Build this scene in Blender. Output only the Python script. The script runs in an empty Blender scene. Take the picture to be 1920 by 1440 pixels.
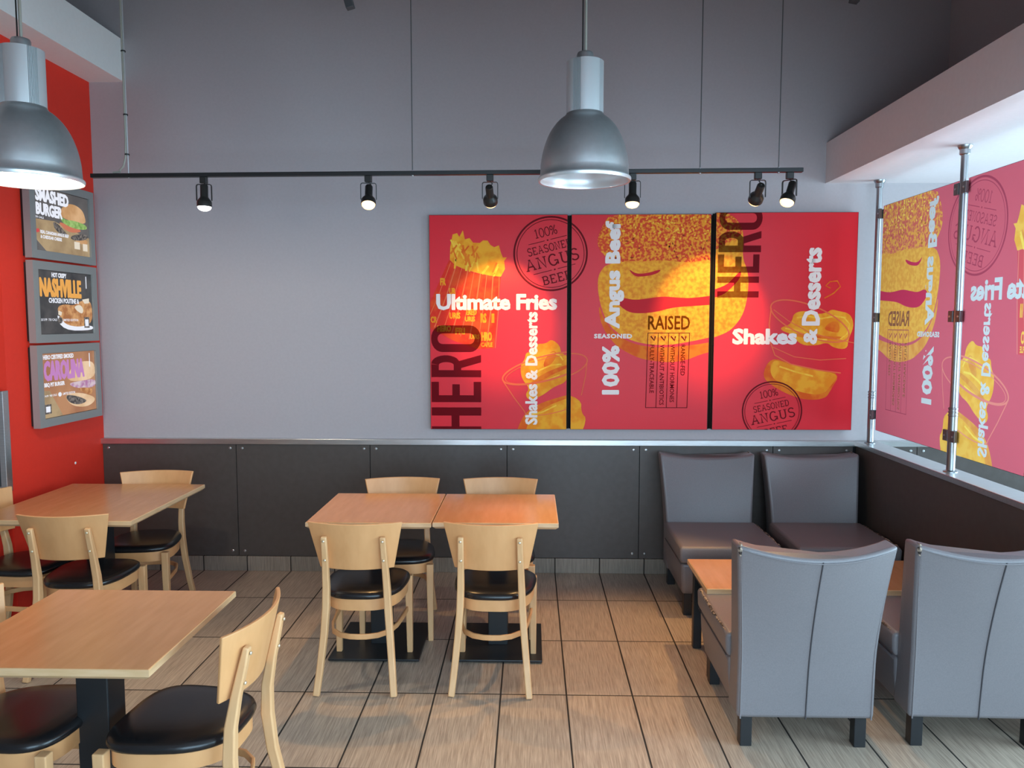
import bpy, bmesh, math, random
from mathutils import Vector, Matrix
PI = math.pi
R = math.radians
scene = bpy.context.scene
COL = scene.collection

# ------------------------------------------------------------------ camera
cam_d = bpy.data.cameras.new('camera')
cam_d.sensor_width = 36.0
cam_d.lens = 1445.0 / 1920.0 * 36.0
cam_d.clip_start = 0.05
cam = bpy.data.objects.new('camera', cam_d)
COL.objects.link(cam)
cam.location = (0, 0, 1.74)
cam.rotation_euler = (PI / 2 - math.atan(116 / 1445), 0, math.atan(36 / 1445))
scene.camera = cam

# ------------------------------------------------------------------ exposure, world
scene.view_settings.view_transform = 'Standard'
scene.view_settings.look = 'None'
scene.view_settings.gamma = 1.0
scene.view_settings.use_curve_mapping = False
scene.view_settings.exposure = 0.0
world = bpy.data.worlds.new('world')
scene.world = world
world.use_nodes = True
world.node_tree.nodes['Background'].inputs[0].default_value = (0.55, 0.72, 1.0, 1)
world.node_tree.nodes['Background'].inputs[1].default_value = 1.0
try:
    scene.cycles.use_denoising = True
    scene.cycles.max_bounces = 10
    scene.cycles.sample_clamp_indirect = 6.0
except Exception:
    pass


def area(name, loc, rot, sx, sy, power, col):
    d = bpy.data.lights.new(name, 'AREA')
    d.shape = 'RECTANGLE'
    d.size = sx
    d.size_y = sy
    d.energy = power
    d.color = col
    o = bpy.data.objects.new(name, d)
    o.location = loc
    o.rotation_euler = rot
    COL.objects.link(o)
    return o


# daylight coming through the shop front behind the camera and the glazed side on the right
area('daylight_front', (1.5, -1.92, 1.52), (R(90), 0, 0), 5.2, 2.3, 330, (0.58, 0.80, 1.0))
area('daylight_right', (4.32, 1.8, 1.5), (R(90), 0, R(90)), 6.8, 2.2, 560, (0.60, 0.84, 1.0))


# ------------------------------------------------------------------ materials
def mat(name, base, rough=0.5, metal=0.0, emit=None, estr=0.0, spec=0.5, bump=None):
    m = bpy.data.materials.new(name)
    m.use_nodes = True
    b = m.node_tree.nodes['Principled BSDF']
    b.inputs['Base Color'].default_value = (*base, 1)
    b.inputs['Roughness'].default_value = rough
    b.inputs['Metallic'].default_value = metal
    b.inputs['Specular IOR Level'].default_value = spec
    if emit:
        b.inputs['Emission Color'].default_value = (*emit, 1)
        b.inputs['Emission Strength'].default_value = estr
    return m


def nd(m, t, **kw):
    n = m.node_tree.nodes.new(t)
    for k, v in kw.items():
        setattr(n, k, v)
    return n


def lk(m, a, b):
    m.node_tree.links.new(a, b)


def ramp(m, fac, stops):
    r = nd(m, 'ShaderNodeValToRGB')
    e = r.color_ramp.elements
    while len(e) < len(stops):
        e.new(0.5)
    for i, (p, c) in enumerate(stops):
        e[i].position = p
        e[i].color = (*c, 1)
    lk(m, fac, r.inputs[0])
    return r.outputs[0]


def noise_mat(name, c0, c1, scale=(1, 1, 1), nscale=5.0, detail=4.0, rough=0.5, lo=0.35, hi=0.65,
              metal=0.0, bump=0.0, spec=0.5, world_co=False):
    m = mat(name, c0, rough, metal, spec=spec)
    b = m.node_tree.nodes['Principled BSDF']
    if world_co:
        g = nd(m, 'ShaderNodeNewGeometry')
        src = g.outputs['Position']
    else:
        g = nd(m, 'ShaderNodeTexCoord')
        src = g.outputs['Object']
    mp = nd(m, 'ShaderNodeMapping')
    mp.inputs['Scale'].default_value = scale
    lk(m, src, mp.inputs[0])
    n = nd(m, 'ShaderNodeTexNoise')
    n.inputs['Scale'].default_value = nscale
    n.inputs['Detail'].default_value = detail
    lk(m, mp.outputs[0], n.inputs['Vector'])
    lk(m, ramp(m, n.outputs['Fac'], [(lo, c0), (hi, c1)]), b.inputs['Base Color'])
    if bump:
        bp = nd(m, 'ShaderNodeBump')
        bp.inputs['Strength'].default_value = bump
        bp.inputs['Distance'].default_value = 0.002
        lk(m, n.outputs['Fac'], bp.inputs['Height'])
        lk(m, bp.outputs[0], b.inputs['Normal'])
    return m


def tile_mat(name, x0, xw, y0, yw, axis_y='Y', streak=(90, 3.0, 3.0), c0=(.27, .205, .155), c1=(.54, .435, .34)):
    """rectangular porcelain tiles with fine streaks along the tile and dark grout"""
    m = mat(name, (.3, .25, .2), 0.42)
    b = m.node_tree.nodes['Principled BSDF']
    g = nd(m, 'ShaderNodeNewGeometry')
    sp = nd(m, 'ShaderNodeSeparateXYZ')
    lk(m, g.outputs['Position'], sp.inputs[0])

    def mth(op, a, bb=None):
        n = nd(m, 'ShaderNodeMath', operation=op)
        for i, v in enumerate((a, bb)):
            if v is None:
                continue
            if isinstance(v, (int, float)):
                n.inputs[i].default_value = v
            else:
                lk(m, v, n.inputs[i])
        return n.outputs[0]
    dists = []
    cells = []
    for out, o0, w in ((sp.outputs['X'], x0, xw), (sp.outputs[axis_y], y0, yw)):
        t = mth('DIVIDE', mth('SUBTRACT', out, o0), w)
        f = mth('FRACT', t)
        d = mth('MULTIPLY', mth('MINIMUM', f, mth('SUBTRACT', 1.0, f)), w)
        dists.append(d)
        cells.append(mth('FLOOR', t))
    dmin = mth('MINIMUM', dists[0], dists[1])
    gm = nd(m, 'ShaderNodeMapRange')
    gm.inputs['From Min'].default_value = 0.0028
    gm.inputs['From Max'].default_value = 0.0048
    lk(m, dmin, gm.inputs['Value'])
    cmb = nd(m, 'ShaderNodeCombineXYZ')
    lk(m, cells[0], cmb.inputs[0])
    lk(m, cells[1], cmb.inputs[1])
    wn = nd(m, 'ShaderNodeTexWhiteNoise')
    lk(m, cmb.outputs[0], wn.inputs['Vector'])
    # streak coordinates, shifted per tile
    ad = nd(m, 'ShaderNodeVectorMath', operation='MULTIPLY_ADD')
    lk(m, wn.outputs['Color'], ad.inputs[0])
    ad.inputs[1].default_value = (7, 7, 7)
    lk(m, g.outputs['Position'], ad.inputs[2])
    mp = nd(m, 'ShaderNodeMapping')
    mp.inputs['Scale'].default_value = streak
    lk(m, ad.outputs[0], mp.inputs[0])
    n = nd(m, 'ShaderNodeTexNoise')
    n.inputs['Scale'].default_value = 2.2
    n.inputs['Detail'].default_value = 5.0
    n.inputs['Roughness'].default_value = 0.62
    lk(m, mp.outputs[0], n.inputs['Vector'])
    c = ramp(m, n.outputs['Fac'], [(.3, c0), (.68, c1)])
    hs = nd(m, 'ShaderNodeHueSaturation')
    v = mth('ADD', mth('MULTIPLY', wn.outputs['Value'], 0.16), 0.92)
    lk(m, v, hs.inputs['Value'])
    lk(m, c, hs.inputs['Color'])
    mx = nd(m, 'ShaderNodeMix', data_type='RGBA')
    mx.inputs['A'].default_value = (.018, .013, .010, 1)
    lk(m, gm.outputs[0], mx.inputs['Factor'])
    lk(m, hs.outputs[0], mx.inputs['B'])
    lk(m, mx.outputs['Result'], b.inputs['Base Color'])
    bp = nd(m, 'ShaderNodeBump')
    bp.inputs['Strength'].default_value = 0.5
    bp.inputs['Distance'].default_value = 0.003
    lk(m, gm.outputs[0], bp.inputs['Height'])
    lk(m, bp.outputs[0], b.inputs['Normal'])
    rr = nd(m, 'ShaderNodeMapRange')
    rr.inputs['To Min'].default_value = 0.9
    rr.inputs['To Max'].default_value = 0.40
    lk(m, gm.outputs[0], rr.inputs['Value'])
    lk(m, rr.outputs[0], b.inputs['Roughness'])
    return m


def tint_mat(name, col):
    """see-through ink that darkens whatever it is printed over"""
    m = bpy.data.materials.new(name)
    m.use_nodes = True
    nt = m.node_tree
    nt.nodes.clear()
    o = nt.nodes.new('ShaderNodeOutputMaterial')
    t = nt.nodes.new('ShaderNodeBsdfTransparent')
    t.inputs[0].default_value = (*col, 1)
    nt.links.new(t.outputs[0], o.inputs[0])
    return m


def film_mat(name, col, col2=None, sc=60.0):
    """translucent print film on glass: part diffuse, part letting daylight through"""
    m = bpy.data.materials.new(name)
    m.use_nodes = True
    nt = m.node_tree
    nt.nodes.clear()
    o = nt.nodes.new('ShaderNodeOutputMaterial')
    d = nt.nodes.new('ShaderNodeBsdfDiffuse')
    t = nt.nodes.new('ShaderNodeBsdfTranslucent')
    mx = nt.nodes.new('ShaderNodeMixShader')
    mx.inputs[0].default_value = 0.45
    d.inputs[0].default_value = (*col, 1)
    t.inputs[0].default_value = (*col, 1)
    if col2:
        tc = nt.nodes.new('ShaderNodeTexCoord')
        n = nt.nodes.new('ShaderNodeTexNoise')
        n.inputs['Scale'].default_value = sc
        nt.links.new(tc.outputs['Object'], n.inputs['Vector'])
        r = nt.nodes.new('ShaderNodeValToRGB')
        r.color_ramp.elements[0].position = .42
        r.color_ramp.elements[0].color = (*col, 1)
        r.color_ramp.elements[1].position = .6
        r.color_ramp.elements[1].color = (*col2, 1)
        nt.links.new(n.outputs['Fac'], r.inputs[0])
        nt.links.new(r.outputs[0], d.inputs[0])
        nt.links.new(r.outputs[0], t.inputs[0])
    nt.links.new(d.outputs[0], mx.inputs[1])
    nt.links.new(t.outputs[0], mx.inputs[2])
    nt.links.new(mx.outputs[0], o.inputs[0])
    return m


def glass_mat(name, tint=(0.95, 0.98, 0.98), gloss=0.08):
    m = bpy.data.materials.new(name)
    m.use_nodes = True
    nt = m.node_tree
    nt.nodes.clear()
    o = nt.nodes.new('ShaderNodeOutputMaterial')
    t = nt.nodes.new('ShaderNodeBsdfTransparent')
    t.inputs[0].default_value = (*tint, 1)
    g = nt.nodes.new('ShaderNodeBsdfGlossy')
    g.inputs['Roughness'].default_value = 0.03
    fr = nt.nodes.new('ShaderNodeFresnel')
    fr.inputs[0].default_value = 1.45
    mx = nt.nodes.new('ShaderNodeMixShader')
    nt.links.new(fr.outputs[0], mx.inputs[0])
    nt.links.new(t.outputs[0], mx.inputs[1])
    nt.links.new(g.outputs[0], mx.inputs[2])
    nt.links.new(mx.outputs[0], o.inputs[0])
    return m


M = {}
M['wall'] = noise_mat('grey_paint', (.455, .405, .415), (.47, .42, .43), nscale=60, rough=.75, bump=.03, world_co=True)
M['red'] = noise_mat('red_paint', (.78, .030, .012), (.80, .032, .013), nscale=40, rough=.6, world_co=True)
M['soffit'] = noise_mat('pale_grey_paint', (.78, .69, .69), (.80, .71, .71), nscale=40, rough=.75, world_co=True)
M['soffit_white'] = noise_mat('white_paint', (.88, .87, .85), (.90, .89, .87), nscale=40, rough=.75, world_co=True)
M['ceiling'] = mat('dark_ceiling', (.10, .10, .105), .8)
M['floor'] = tile_mat('floor_tile', .168, .308, 3.485, .617)
M['base'] = tile_mat('base_tile', .168, .308, -2.0, 5.0, axis_y='Z', streak=(90, 3, 3), c0=(.17, .135, .105), c1=(.33, .27, .215))
M['panel'] = noise_mat('charcoal_laminate', (.074, .058, .050), (.082, .066, .058), nscale=25, rough=.42, world_co=True)
M['gap'] = mat('black_gap', (.008, .008, .008), .9)
M['steel'] = noise_mat('brushed_steel', (.55, .54, .53), (.68, .67, .66), scale=(2, 80, 80), nscale=4, rough=.3, metal=1.0, world_co=True)
M['chrome'] = mat('polished_tube', (.36, .37, .385), .32, 1.0)
M['clamp'] = mat('grey_clamp', (.16, .15, .15), .4, .6)
M['dark_metal'] = mat('black_metal', (.012, .013, .015), .38)
M['brass'] = mat('pale_brass_screw', (.75, .66, .48), .3, .7)
M['rail'] = mat('dark_gap_shade', (.016, .012, .009), .8, spec=.1)  # near-black colour standing in for shade between the posters
M['wire'] = mat('dark_wire', (.09, .09, .09), .5)
M['screw'] = mat('zinc_screw', (.55, .55, .55), .35, .9)
M['alu'] = noise_mat('satin_aluminium', (.50, .505, .51), (.53, .535, .54), nscale=40, rough=.40, metal=.82)
M['alu_bright'] = mat('anodised_aluminium', (.70, .72, .73), .34, .6)
M['alu_in'] = mat('reflector_inside', (.78, .76, .76), .35, .55)
M['white_in'] = mat('white_reflector', (.9, .9, .86), .4)
M['cord'] = mat('clear_cord', (.36, .34, .29), .4)
M['maple'] = noise_mat('maple_wood', (.64, .315, .125), (.72, .37, .16), scale=(9, 3, 3), nscale=2.2, rough=.42, lo=.3, hi=.7)
M['maple_v'] = noise_mat('maple_wood_upright', (.66, .36, .165), (.74, .44, .22), scale=(14, 14, 2), nscale=2.2, rough=.42, lo=.3, hi=.7)
M['top'] = noise_mat('maple_laminate', (.52, .25, .10), (.60, .30, .13), scale=(14, 2.2, 3), nscale=2.5, rough=.20, lo=.25, hi=.75)
M['edge'] = noise_mat('maple_edge', (.62, .39, .20), (.70, .46, .26), scale=(3, 3, 20), nscale=3, rough=.45)
M['vinyl'] = noise_mat('black_vinyl', (.008, .008, .009), (.012, .011, .012), nscale=120, rough=.27, bump=.06)
M['leather'] = noise_mat('grey_leatherette', (.175, .160, .168), (.195, .178, .185), nscale=200, rough=.40, bump=.05)
M['seam'] = mat('dark_seam', (.05, .045, .05), .7)
M['torn'] = noise_mat('torn_lining', (.03, .02, .018), (.42, .33, .25), nscale=60, rough=.9, lo=.45, hi=.6)
M['frame_grey'] = mat('silver_frame', (.34, .335, .32), .4, .3)
M['black_plastic'] = mat('black_plastic', (.014, .013, .013), .42)
M['tie'] = mat('zip_tie', (.02, .02, .02), .5)
M['smoke'] = mat('smoked_glass', (.05, .06, .065), .15)
M['glass'] = glass_mat('clear_glass')


# ------------------------------------------------------------------ mesh helpers
class MB:
    def __init__(self):
        self.bm = bmesh.new()

    def box(self, x0, x1, y0, y1, z0, z1, mtx=None):
        vs = [self.bm.verts.new(p) for p in ((x0, y0, z0), (x1, y0, z0), (x1, y1, z0), (x0, y1, z0),
                                             (x0, y0, z1), (x1, y0, z1), (x1, y1, z1), (x0, y1, z1))]
        if mtx:
            for v in vs:
                v.co = mtx @ v.co
        for f in ((0, 3, 2, 1), (4, 5, 6, 7), (0, 1, 5, 4), (1, 2, 6, 5), (2, 3, 7, 6), (3, 0, 4, 7)):
            self.bm.faces.new([vs[i] for i in f])
        return self

    def loft(self, rings, cap=True, closed=True):
        rs = [[self.bm.verts.new(p) for p in r] for r in rings]
        n = len(rs[0])
        for a, b in zip(rs, rs[1:]):
            for i in range(n if closed else n - 1):
                j = (i + 1) % n
                self.bm.faces.new((a[i], a[j], b[j], b[i]))
        if cap:
            self.bm.faces.new(rs[0][::-1])
            self.bm.faces.new(rs[-1])
        return self

    def lathe(self, prof, n=32, mtx=None, cap=False):
        rings = []
        for r, z in prof:
            ring = []
            for i in range(n):
                a = 2 * PI * i / n
                p = Vector((r * math.cos(a), r * math.sin(a), z))
                ring.append(mtx @ p if mtx else p)
            rings.append(ring)
        return self.loft(rings, cap)

    def tube(self, pts, r, n=10, cap=True):
        pts = [Vector(p) for p in pts]
        rr = r if isinstance(r, (list, tuple)) else [r] * len(pts)
        rings = []
        up = None
        for i, p in enumerate(pts):
            t = (pts[min(i + 1, len(pts) - 1)] - pts[max(i - 1, 0)]).normalized()
            if up is None:
                up = Vector((0, 0, 1)) if abs(t.z) < .9 else Vector((0, 1, 0))
            s = t.cross(up).normalized()
            up = s.cross(t).normalized()
            rings.append([p + (s * math.cos(2 * PI * k / n) + up * math.sin(2 * PI * k / n)) * rr[i] for k in range(n)])
        return self.loft(rings, cap)

    def bar(self, pts, w, t, side=None):
        """rectangular bar along pts: w across (along side), t along the other normal"""
        pts = [Vector(p) for p in pts]
        ws = w if isinstance(w, (list, tuple)) else [w] * len(pts)
        ts = t if isinstance(t, (list, tuple)) else [t] * len(pts)
        rings = []
        for i, p in enumerate(pts):
            d = (pts[min(i + 1, len(pts) - 1)] - pts[max(i - 1, 0)]).normalized()
            s = Vector(side) if side else d.cross(Vector((0, 0, 1)))
            s = (s - d * s.dot(d)).normalized()
            n = s.cross(d).normalized()
            a, b = s * ws[i] / 2, n * ts[i] / 2
            rings.append([p - a - b, p + a - b, p + a + b, p - a + b])
        return self.loft(rings)

    def sphere(self, c, r, seg=10, ring=6, sc=(1, 1, 1)):
        m = Matrix.Translation(c) @ Matrix.Diagonal((*sc, 1))
        bmesh.ops.create_uvsphere(self.bm, u_segments=seg, v_segments=ring, radius=r, matrix=m)
        return self

    def build(self, name, m, parent=None, smooth=30, bevel=0.0, bseg=2, sub=0):
        bmesh.ops.recalc_face_normals(self.bm, faces=self.bm.faces)
        me = bpy.data.meshes.new(name)
        self.bm.to_mesh(me)
        self.bm.free()
        for mm in (m if isinstance(m, (list, tuple)) else [m]):
            me.materials.append(mm)
        if smooth:
            for p in me.polygons:
                p.use_smooth = True
            me.set_sharp_from_angle(angle=R(smooth))
        o = bpy.data.objects.new(name, me)
        COL.objects.link(o)
        if parent:
            o.parent = parent
        if bevel:
            b = o.modifiers.new('bevel', 'BEVEL')
            b.width = bevel
            b.segments = bseg
            b.limit_method = 'ANGLE'
            b.angle_limit = R(40)
        if sub:
            s = o.modifiers.new('sub', 'SUBSURF')
            s.levels = s.render_levels = sub
        return o


def struct(name, mb, m, parent=None, **kw):
    o = mb.build(name, m, parent, **kw)
    if parent is None:
        o['kind'] = 'structure'
    return o


def tag(o, label, cat, group=None):
    o['label'] = label
    o['category'] = cat
    if group:
        o['group'] = group
    return o


def thing(name, label, cat, loc=(0, 0, 0), rotz=0.0, group=None):
    o = bpy.data.objects.new(name, None)
    o.empty_display_size = .1
    o.location = loc
    o.rotation_euler = (0, 0, rotz)
    COL.objects.link(o)
    return tag(o, label, cat, group)


def dup(root, loc, rotz, label, group=None):
    def cp(o, parent):
        c = o.copy()
        COL.objects.link(c)
        if parent:
            c.parent = parent
        for ch in kids.get(o, []):
            cp(ch, c)
        return c
    kids = {}
    for o in list(COL.objects):
        if o.parent:
            kids.setdefault(o.parent, []).append(o)
    r = cp(root, None)
    r.location = loc
    r.rotation_euler = (0, 0, rotz)
    r['label'] = label
    if group:
        r['group'] = group
    return r


# ------------------------------------------------------------------ room shell
WY = 5.27           # back wall plane
XR = 4.2            # glazed side
YF = -1.8           # shop front
XL = -5.2
CEIL = 4.7
struct('floor', MB().box(XL, XR, YF, WY + .2, -.1, 0), M['floor'], smooth=0)
struct('ceiling', MB().box(XL, XR, YF, WY + .2, CEIL, CEIL + .1), M['ceiling'], smooth=0)
struct('wall_back', MB().box(XL, XR, WY, WY + .2, 0, CEIL), M['wall'], smooth=0)
wl = struct('wall_left', MB().box(-3.9, -2.985, 4.30, WY, 0, 3.62), M['red'], smooth=0)
MB().sphere((-2.985, 4.921, .82), .009, sc=(.5, 1, 1)).build('wall_plug', M['white_in'], wl)
struct('wall_left_far', MB().box(XL - .15, XL, YF, WY + .2, 0, CEIL), M['wall'], smooth=0)
# left white bulkhead over the red wall
struct('trim_1', MB().box(-3.95, -2.745, YF, WY, 3.352, 3.628), M['soffit_white'], smooth=0)
# right bulkhead / lowered ceiling over the glazed side
struct('trim_2', MB().box(1.955, XR, YF, WY, 2.66, 2.925), M['soffit'], smooth=0)
# added unseen bulkhead above and behind the camera, keeps daylight off the upper wall
struct('trim_21', MB().box(XL, 1.955, YF, 2.0, 2.62, CEIL), M['soffit'], smooth=0)
# upper right wall above the bulkhead
struct('wall_right', MB().box(2.73, 2.93, YF, WY, 2.925, CEIL), M['wall'], smooth=0)

# glazed side on the far right and shop front behind the camera: sills, posts, heads, panes
struct('wall_right_sill', MB().box(XR, XR + .1, YF, WY + .2, 0, .38), M['panel'], smooth=0)
fm = MB()
for y in (-1.75, -.35, 1.2, 2.75, 4.3, 5.22):
    fm.box(XR, XR + .09, y - .03, y + .03, .38, 2.66)
struct('window_1', fm, M['clamp'], smooth=0)
MB().box(XR + .04, XR + .05, YF, WY, .38, 2.66).build('pane', M['glass'], bpy.data.objects['window_1'], smooth=0)
struct('wall_front', MB().box(XL, XR, YF - .15, YF, 0, .30).box(XL, XR, YF - .15, YF, 2.72, CEIL).box(XL, -1.1, YF - .15, YF, .3, 2.72), M['wall'], smooth=0)
fm = MB()
for x in (-1.07, .25, 1.55, 2.85, 4.15):
    fm.box(x - .03, x + .03, YF - .1, YF - .02, .30, 2.72)
struct('window_2', fm, M['clamp'], smooth=0)
MB().box(-1.1, XR, YF - .07, YF - .06, .30, 2.72).build('pane', M['glass'], bpy.data.objects['window_2'], smooth=0)

# wainscot: charcoal panels with gaps and screws
seams = [-3.0 + .015, -2.046, -1.112, -.165, .744, 1.649, 2.19]
seams2 = [2.36, 2.62, 3.5, 4.2]
struct('trim_3', MB().box(-2.985, 4.2, WY - .012, WY, .105, .90), M['gap'], smooth=0)
n = 4
for sm in (seams, seams2):
    for a, b in zip(sm, sm[1:]):
        p = struct('trim_%d' % n, MB().box(a + .0025, b - .0025, WY - .024, WY - .012, .108, .897), M['panel'], smooth=0)
        n += 1
        for x in (a + .042, b - .042):
            for z in (.868, .142):
                MB().lathe([(.0095, 0), (.0095, .002), (.006, .0045), (.0001, .005)], 10,
                           Matrix.Translation((x, WY - .024, z)) @ Matrix.Rotation(R(90), 4, 'X')).build('screw', M['screw'], p)
# steel ledge strip on top of the wainscot
struct('trim_20', MB().box(-3.0, 4.2, WY - .042, WY, .898, .936), M['steel'], smooth=0, bevel=.002)
# tiled skirting
struct('baseboard_back', MB().box(-2.985, 4.2, WY - .03, WY, 0, .104), M['base'], smooth=0, bevel=.003)

# half wall on the right, charcoal faced with a steel cap
hw = struct('wall_right_half', MB().box(2.205, 2.325, 3.12, WY - .03, 0, .905), M['panel'], smooth=0)
MB().box(2.19, 2.34, 3.11, WY - .03, .905, .936).build('cap', M['steel'], hw, smooth=0, bevel=.002)
MB().box(2.195, 2.205, 3.12, WY - .03, 0, .104).build('skirting', M['base'], hw, smooth=0)

# low red knee wall and framed dark glass screen at the left
struct('wall_left_knee', MB().box(-3.9, -3.03, 4.20, 4.29, 0, .78), M['red'], smooth=0)
t = thing('glass_divider', 'steel framed smoked glass divider at left end of the red wall', 'divider', (-3.4, 4.25, .78))
MB().box(-.5, .405, -.006, .006, .02, .56).build('pane', M['smoke'], t, smooth=0)
MB().box(.405, .44, -.025, .025, 0, .575).build('post', M['steel'], t, smooth=0, bevel=.003)
MB().box(-.5, .405, -.02, .02, 0, .03).build('bottom_rail', M['steel'], t, smooth=0, bevel=.002)
MB().box(-.5, .405, -.016, .016, .555, .575).build('top_rail', M['steel'], t, smooth=0, bevel=.002)

# roof braces just showing at the top edge
for nm, lab, px, pz, x2 in (('roof_brace', 'dark roof brace poking in at top left of centre', -1.095, 3.63, -1.40),
                        ('roof_brace', 'dark roof brace at the top right above the bulkhead', 1.915, 3.635, 2.12)):
    o = MB().bar([(px, 4.8, pz), (x2, 4.8, CEIL)], .05, .05, side=(0, 1, 0)).build(nm, M['ceiling'], bevel=.004)
    tag(o, lab, 'roof brace', 'roof braces at the top edge')


# ------------------------------------------------------------------ 2-D printed art
FONT = bpy.data.fonts.load('<builtin>')


def text_bm(s, w, h, bold=0.0, space=1.0):
    cu = bpy.data.curves.new('t', 'FONT')
    cu.body = s
    cu.font = FONT
    cu.size = 1.0
    cu.offset = bold
    cu.space_character = space
    cu.resolution_u = 2
    ob = bpy.data.objects.new('t', cu)
    COL.objects.link(ob)
    bpy.context.view_layer.update()
    me = bpy.data.meshes.new_from_object(ob.evaluated_get(bpy.context.evaluated_depsgraph_get()))
    bm = bmesh.new()
    bm.from_mesh(me)
    bpy.data.objects.remove(ob)
    bpy.data.curves.remove(cu)
    bpy.data.meshes.remove(me)
    xs = [v.co.x for v in bm.verts]
    ys = [v.co.y for v in bm.verts]
    x0, x1, y0, y1 = min(xs), max(xs), min(ys), max(ys)
    for v in bm.verts:
        v.co = Vector(((v.co.x - x0) / (x1 - x0) * w, (v.co.y - y0) / (y1 - y0) * h, 0))
    return bm


def poly_bm(polys):
    bm = bmesh.new()
    for i, p in enumerate(polys):
        f = bm.faces.new([bm.verts.new((x, y, (i % 11) * .000014)) for x, y in p])
        f.normal_update()
        if f.normal.z < 0:
            f.normal_flip()
    bmesh.ops.triangulate(bm, faces=bm.faces)
    return bm


def stroke_polys(pts, w, closed=False):
    out = []
    n = len(pts)
    L, Rr = [], []
    for i in range(n):
        a = pts[(i - 1) % n] if (closed or i > 0) else pts[i]
        b = pts[(i + 1) % n] if (closed or i < n - 1) else pts[i]
        dx, dy = b[0] - a[0], b[1] - a[1]
        l = math.hypot(dx, dy) or 1
        nx, ny = -dy / l * w / 2, dx / l * w / 2
        L.append((pts[i][0] + nx, pts[i][1] + ny))
        Rr.append((pts[i][0] - nx, pts[i][1] - ny))
    for i in range(n if closed else n - 1):
        j = (i + 1) % n
        out.append([L[i], Rr[i], Rr[j], L[j]])
    return out


def ell(cx, cy, rx, ry, n=40, a0=0, a1=360, rot=0):
    pts = []
    k = n if a1 - a0 >= 360 else n + 1
    for i in range(k):
        a = R(a0 + (a1 - a0) * i / n)
        x, y = rx * math.cos(a), ry * math.sin(a)
        c, s = math.cos(R(rot)), math.sin(R(rot))
        pts.append((cx + x * c - y * s, cy + x * s + y * c))
    return pts


# slab-serif strokes: (polylines, serifs(x, y, length)), glyph width
def arc(cx, cy, rx, ry, a0, a1, n=10):
    return ell(cx, cy, rx, ry, n, a0, a1) if abs(a1 - a0) < 360 else ell(cx, cy, rx, ry, 20)


def rev(a):
    return list(reversed(a))


GL = {
    '1': ([[(.08, .8), (.25, 1), (.25, 0)]], [(.25, 0, .4)], .5),
    '0': ([arc(.32, .5, .30, .5, 0, 359)], [], .64),
    '%': ([arc(.18, .76, .16, .22, 0, 359), arc(.66, .24, .16, .22, 0, 359), [(.14, 0), (.70, 1)]], [], .84),
    'S': ([rev(arc(.32, .75, .26, .25, 20, 270)) and (arc(.32, .75, .26, .25, 20, 270) + arc(.32, .25, .28, .25, 90, -160)), ],
          [], .64),
    'E': ([[(.12, 0), (.12, 1)], [(.12, .97), (.6, .97), (.6, .78)], [(.12, .5), (.46, .5)], [(.12, .03), (.62, .03), (.62, .24)]],
          [(.12, 0, .3), (.12, 1, .3)], .7),
    'F': ([[(.12, 0), (.12, 1)], [(.12, .97), (.6, .97), (.6, .76)], [(.12, .5), (.46, .5)]], [(.12, 0, .34), (.12, 1, .3)], .66),
    'A': ([[(.06, 0), (.38, 1), (.70, 0)], [(.18, .35), (.58, .35)]], [(.08, 0, .28), (.68, 0, .28), (.36, 1, .2)], .78),
    'N': ([[(.12, 0), (.12, 1), (.66, 0), (.66, 1)]], [(.12, 0, .28), (.10, 1, .26), (.66, 1, .28)], .80),
    'O': ([arc(.38, .5, .36, .5, 0, 359)], [], .76),
    'D': ([[(.12, 0), (.12, 1)], [(.12, .97), (.34, .97)] + rev(arc(.34, .5, .34, .47, -90, 90)) + [(.12, .03)]],
          [(.10, 0, .28), (.10, 1, .28)], .74),
    'G': ([arc(.38, .5, .34, .5, 40, 330), [(.48, .42), (.74, .42), (.74, .05)]], [], .82),
    'U': ([[(.12, 1), (.12, .3)] + arc(.38, .3, .26, .28, 180, 360) + [(.64, 1)]], [(.12, 1, .3), (.64, 1, .3)], .78),
    'B': ([[(.12, 0), (.12, 1)], [(.12, .97), (.36, .97)] + rev(arc(.36, .74, .24, .23, -90, 90)) + [(.12, .51)],
           [(.36, .51)] + rev(arc(.38, .27, .28, .24, -90, 90)) + [(.12, .03)]], [(.08, 0, .2), (.08, 1, .2)], .72),
}


def slab(s, cx, cy, h, wfac, wt=.11, gap=.10):
    tot = sum(GL[c][2] for c in s) + gap * (len(s) - 1)
    x = -tot / 2
    out = []
    for c in s:
        lines, ser, gw = GL[c]
        for l in lines:
            for q in stroke_polys(l, wt):
                out.append([(cx + (x + px) * h * wfac, cy + (py - .5) * h) for px, py in q])
        for sx, sy, sl in ser:
            yy = .04 if sy == 0 else .96
            q = [(sx - sl / 2, yy - .04), (sx + sl / 2, yy - .04), (sx + sl / 2, yy + .04), (sx - sl / 2, yy + .04)]
            out.append([(cx + (x + px) * h * wfac, cy + (py - .5) * h) for px, py in q])
        x += gw + gap
    return out


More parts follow.
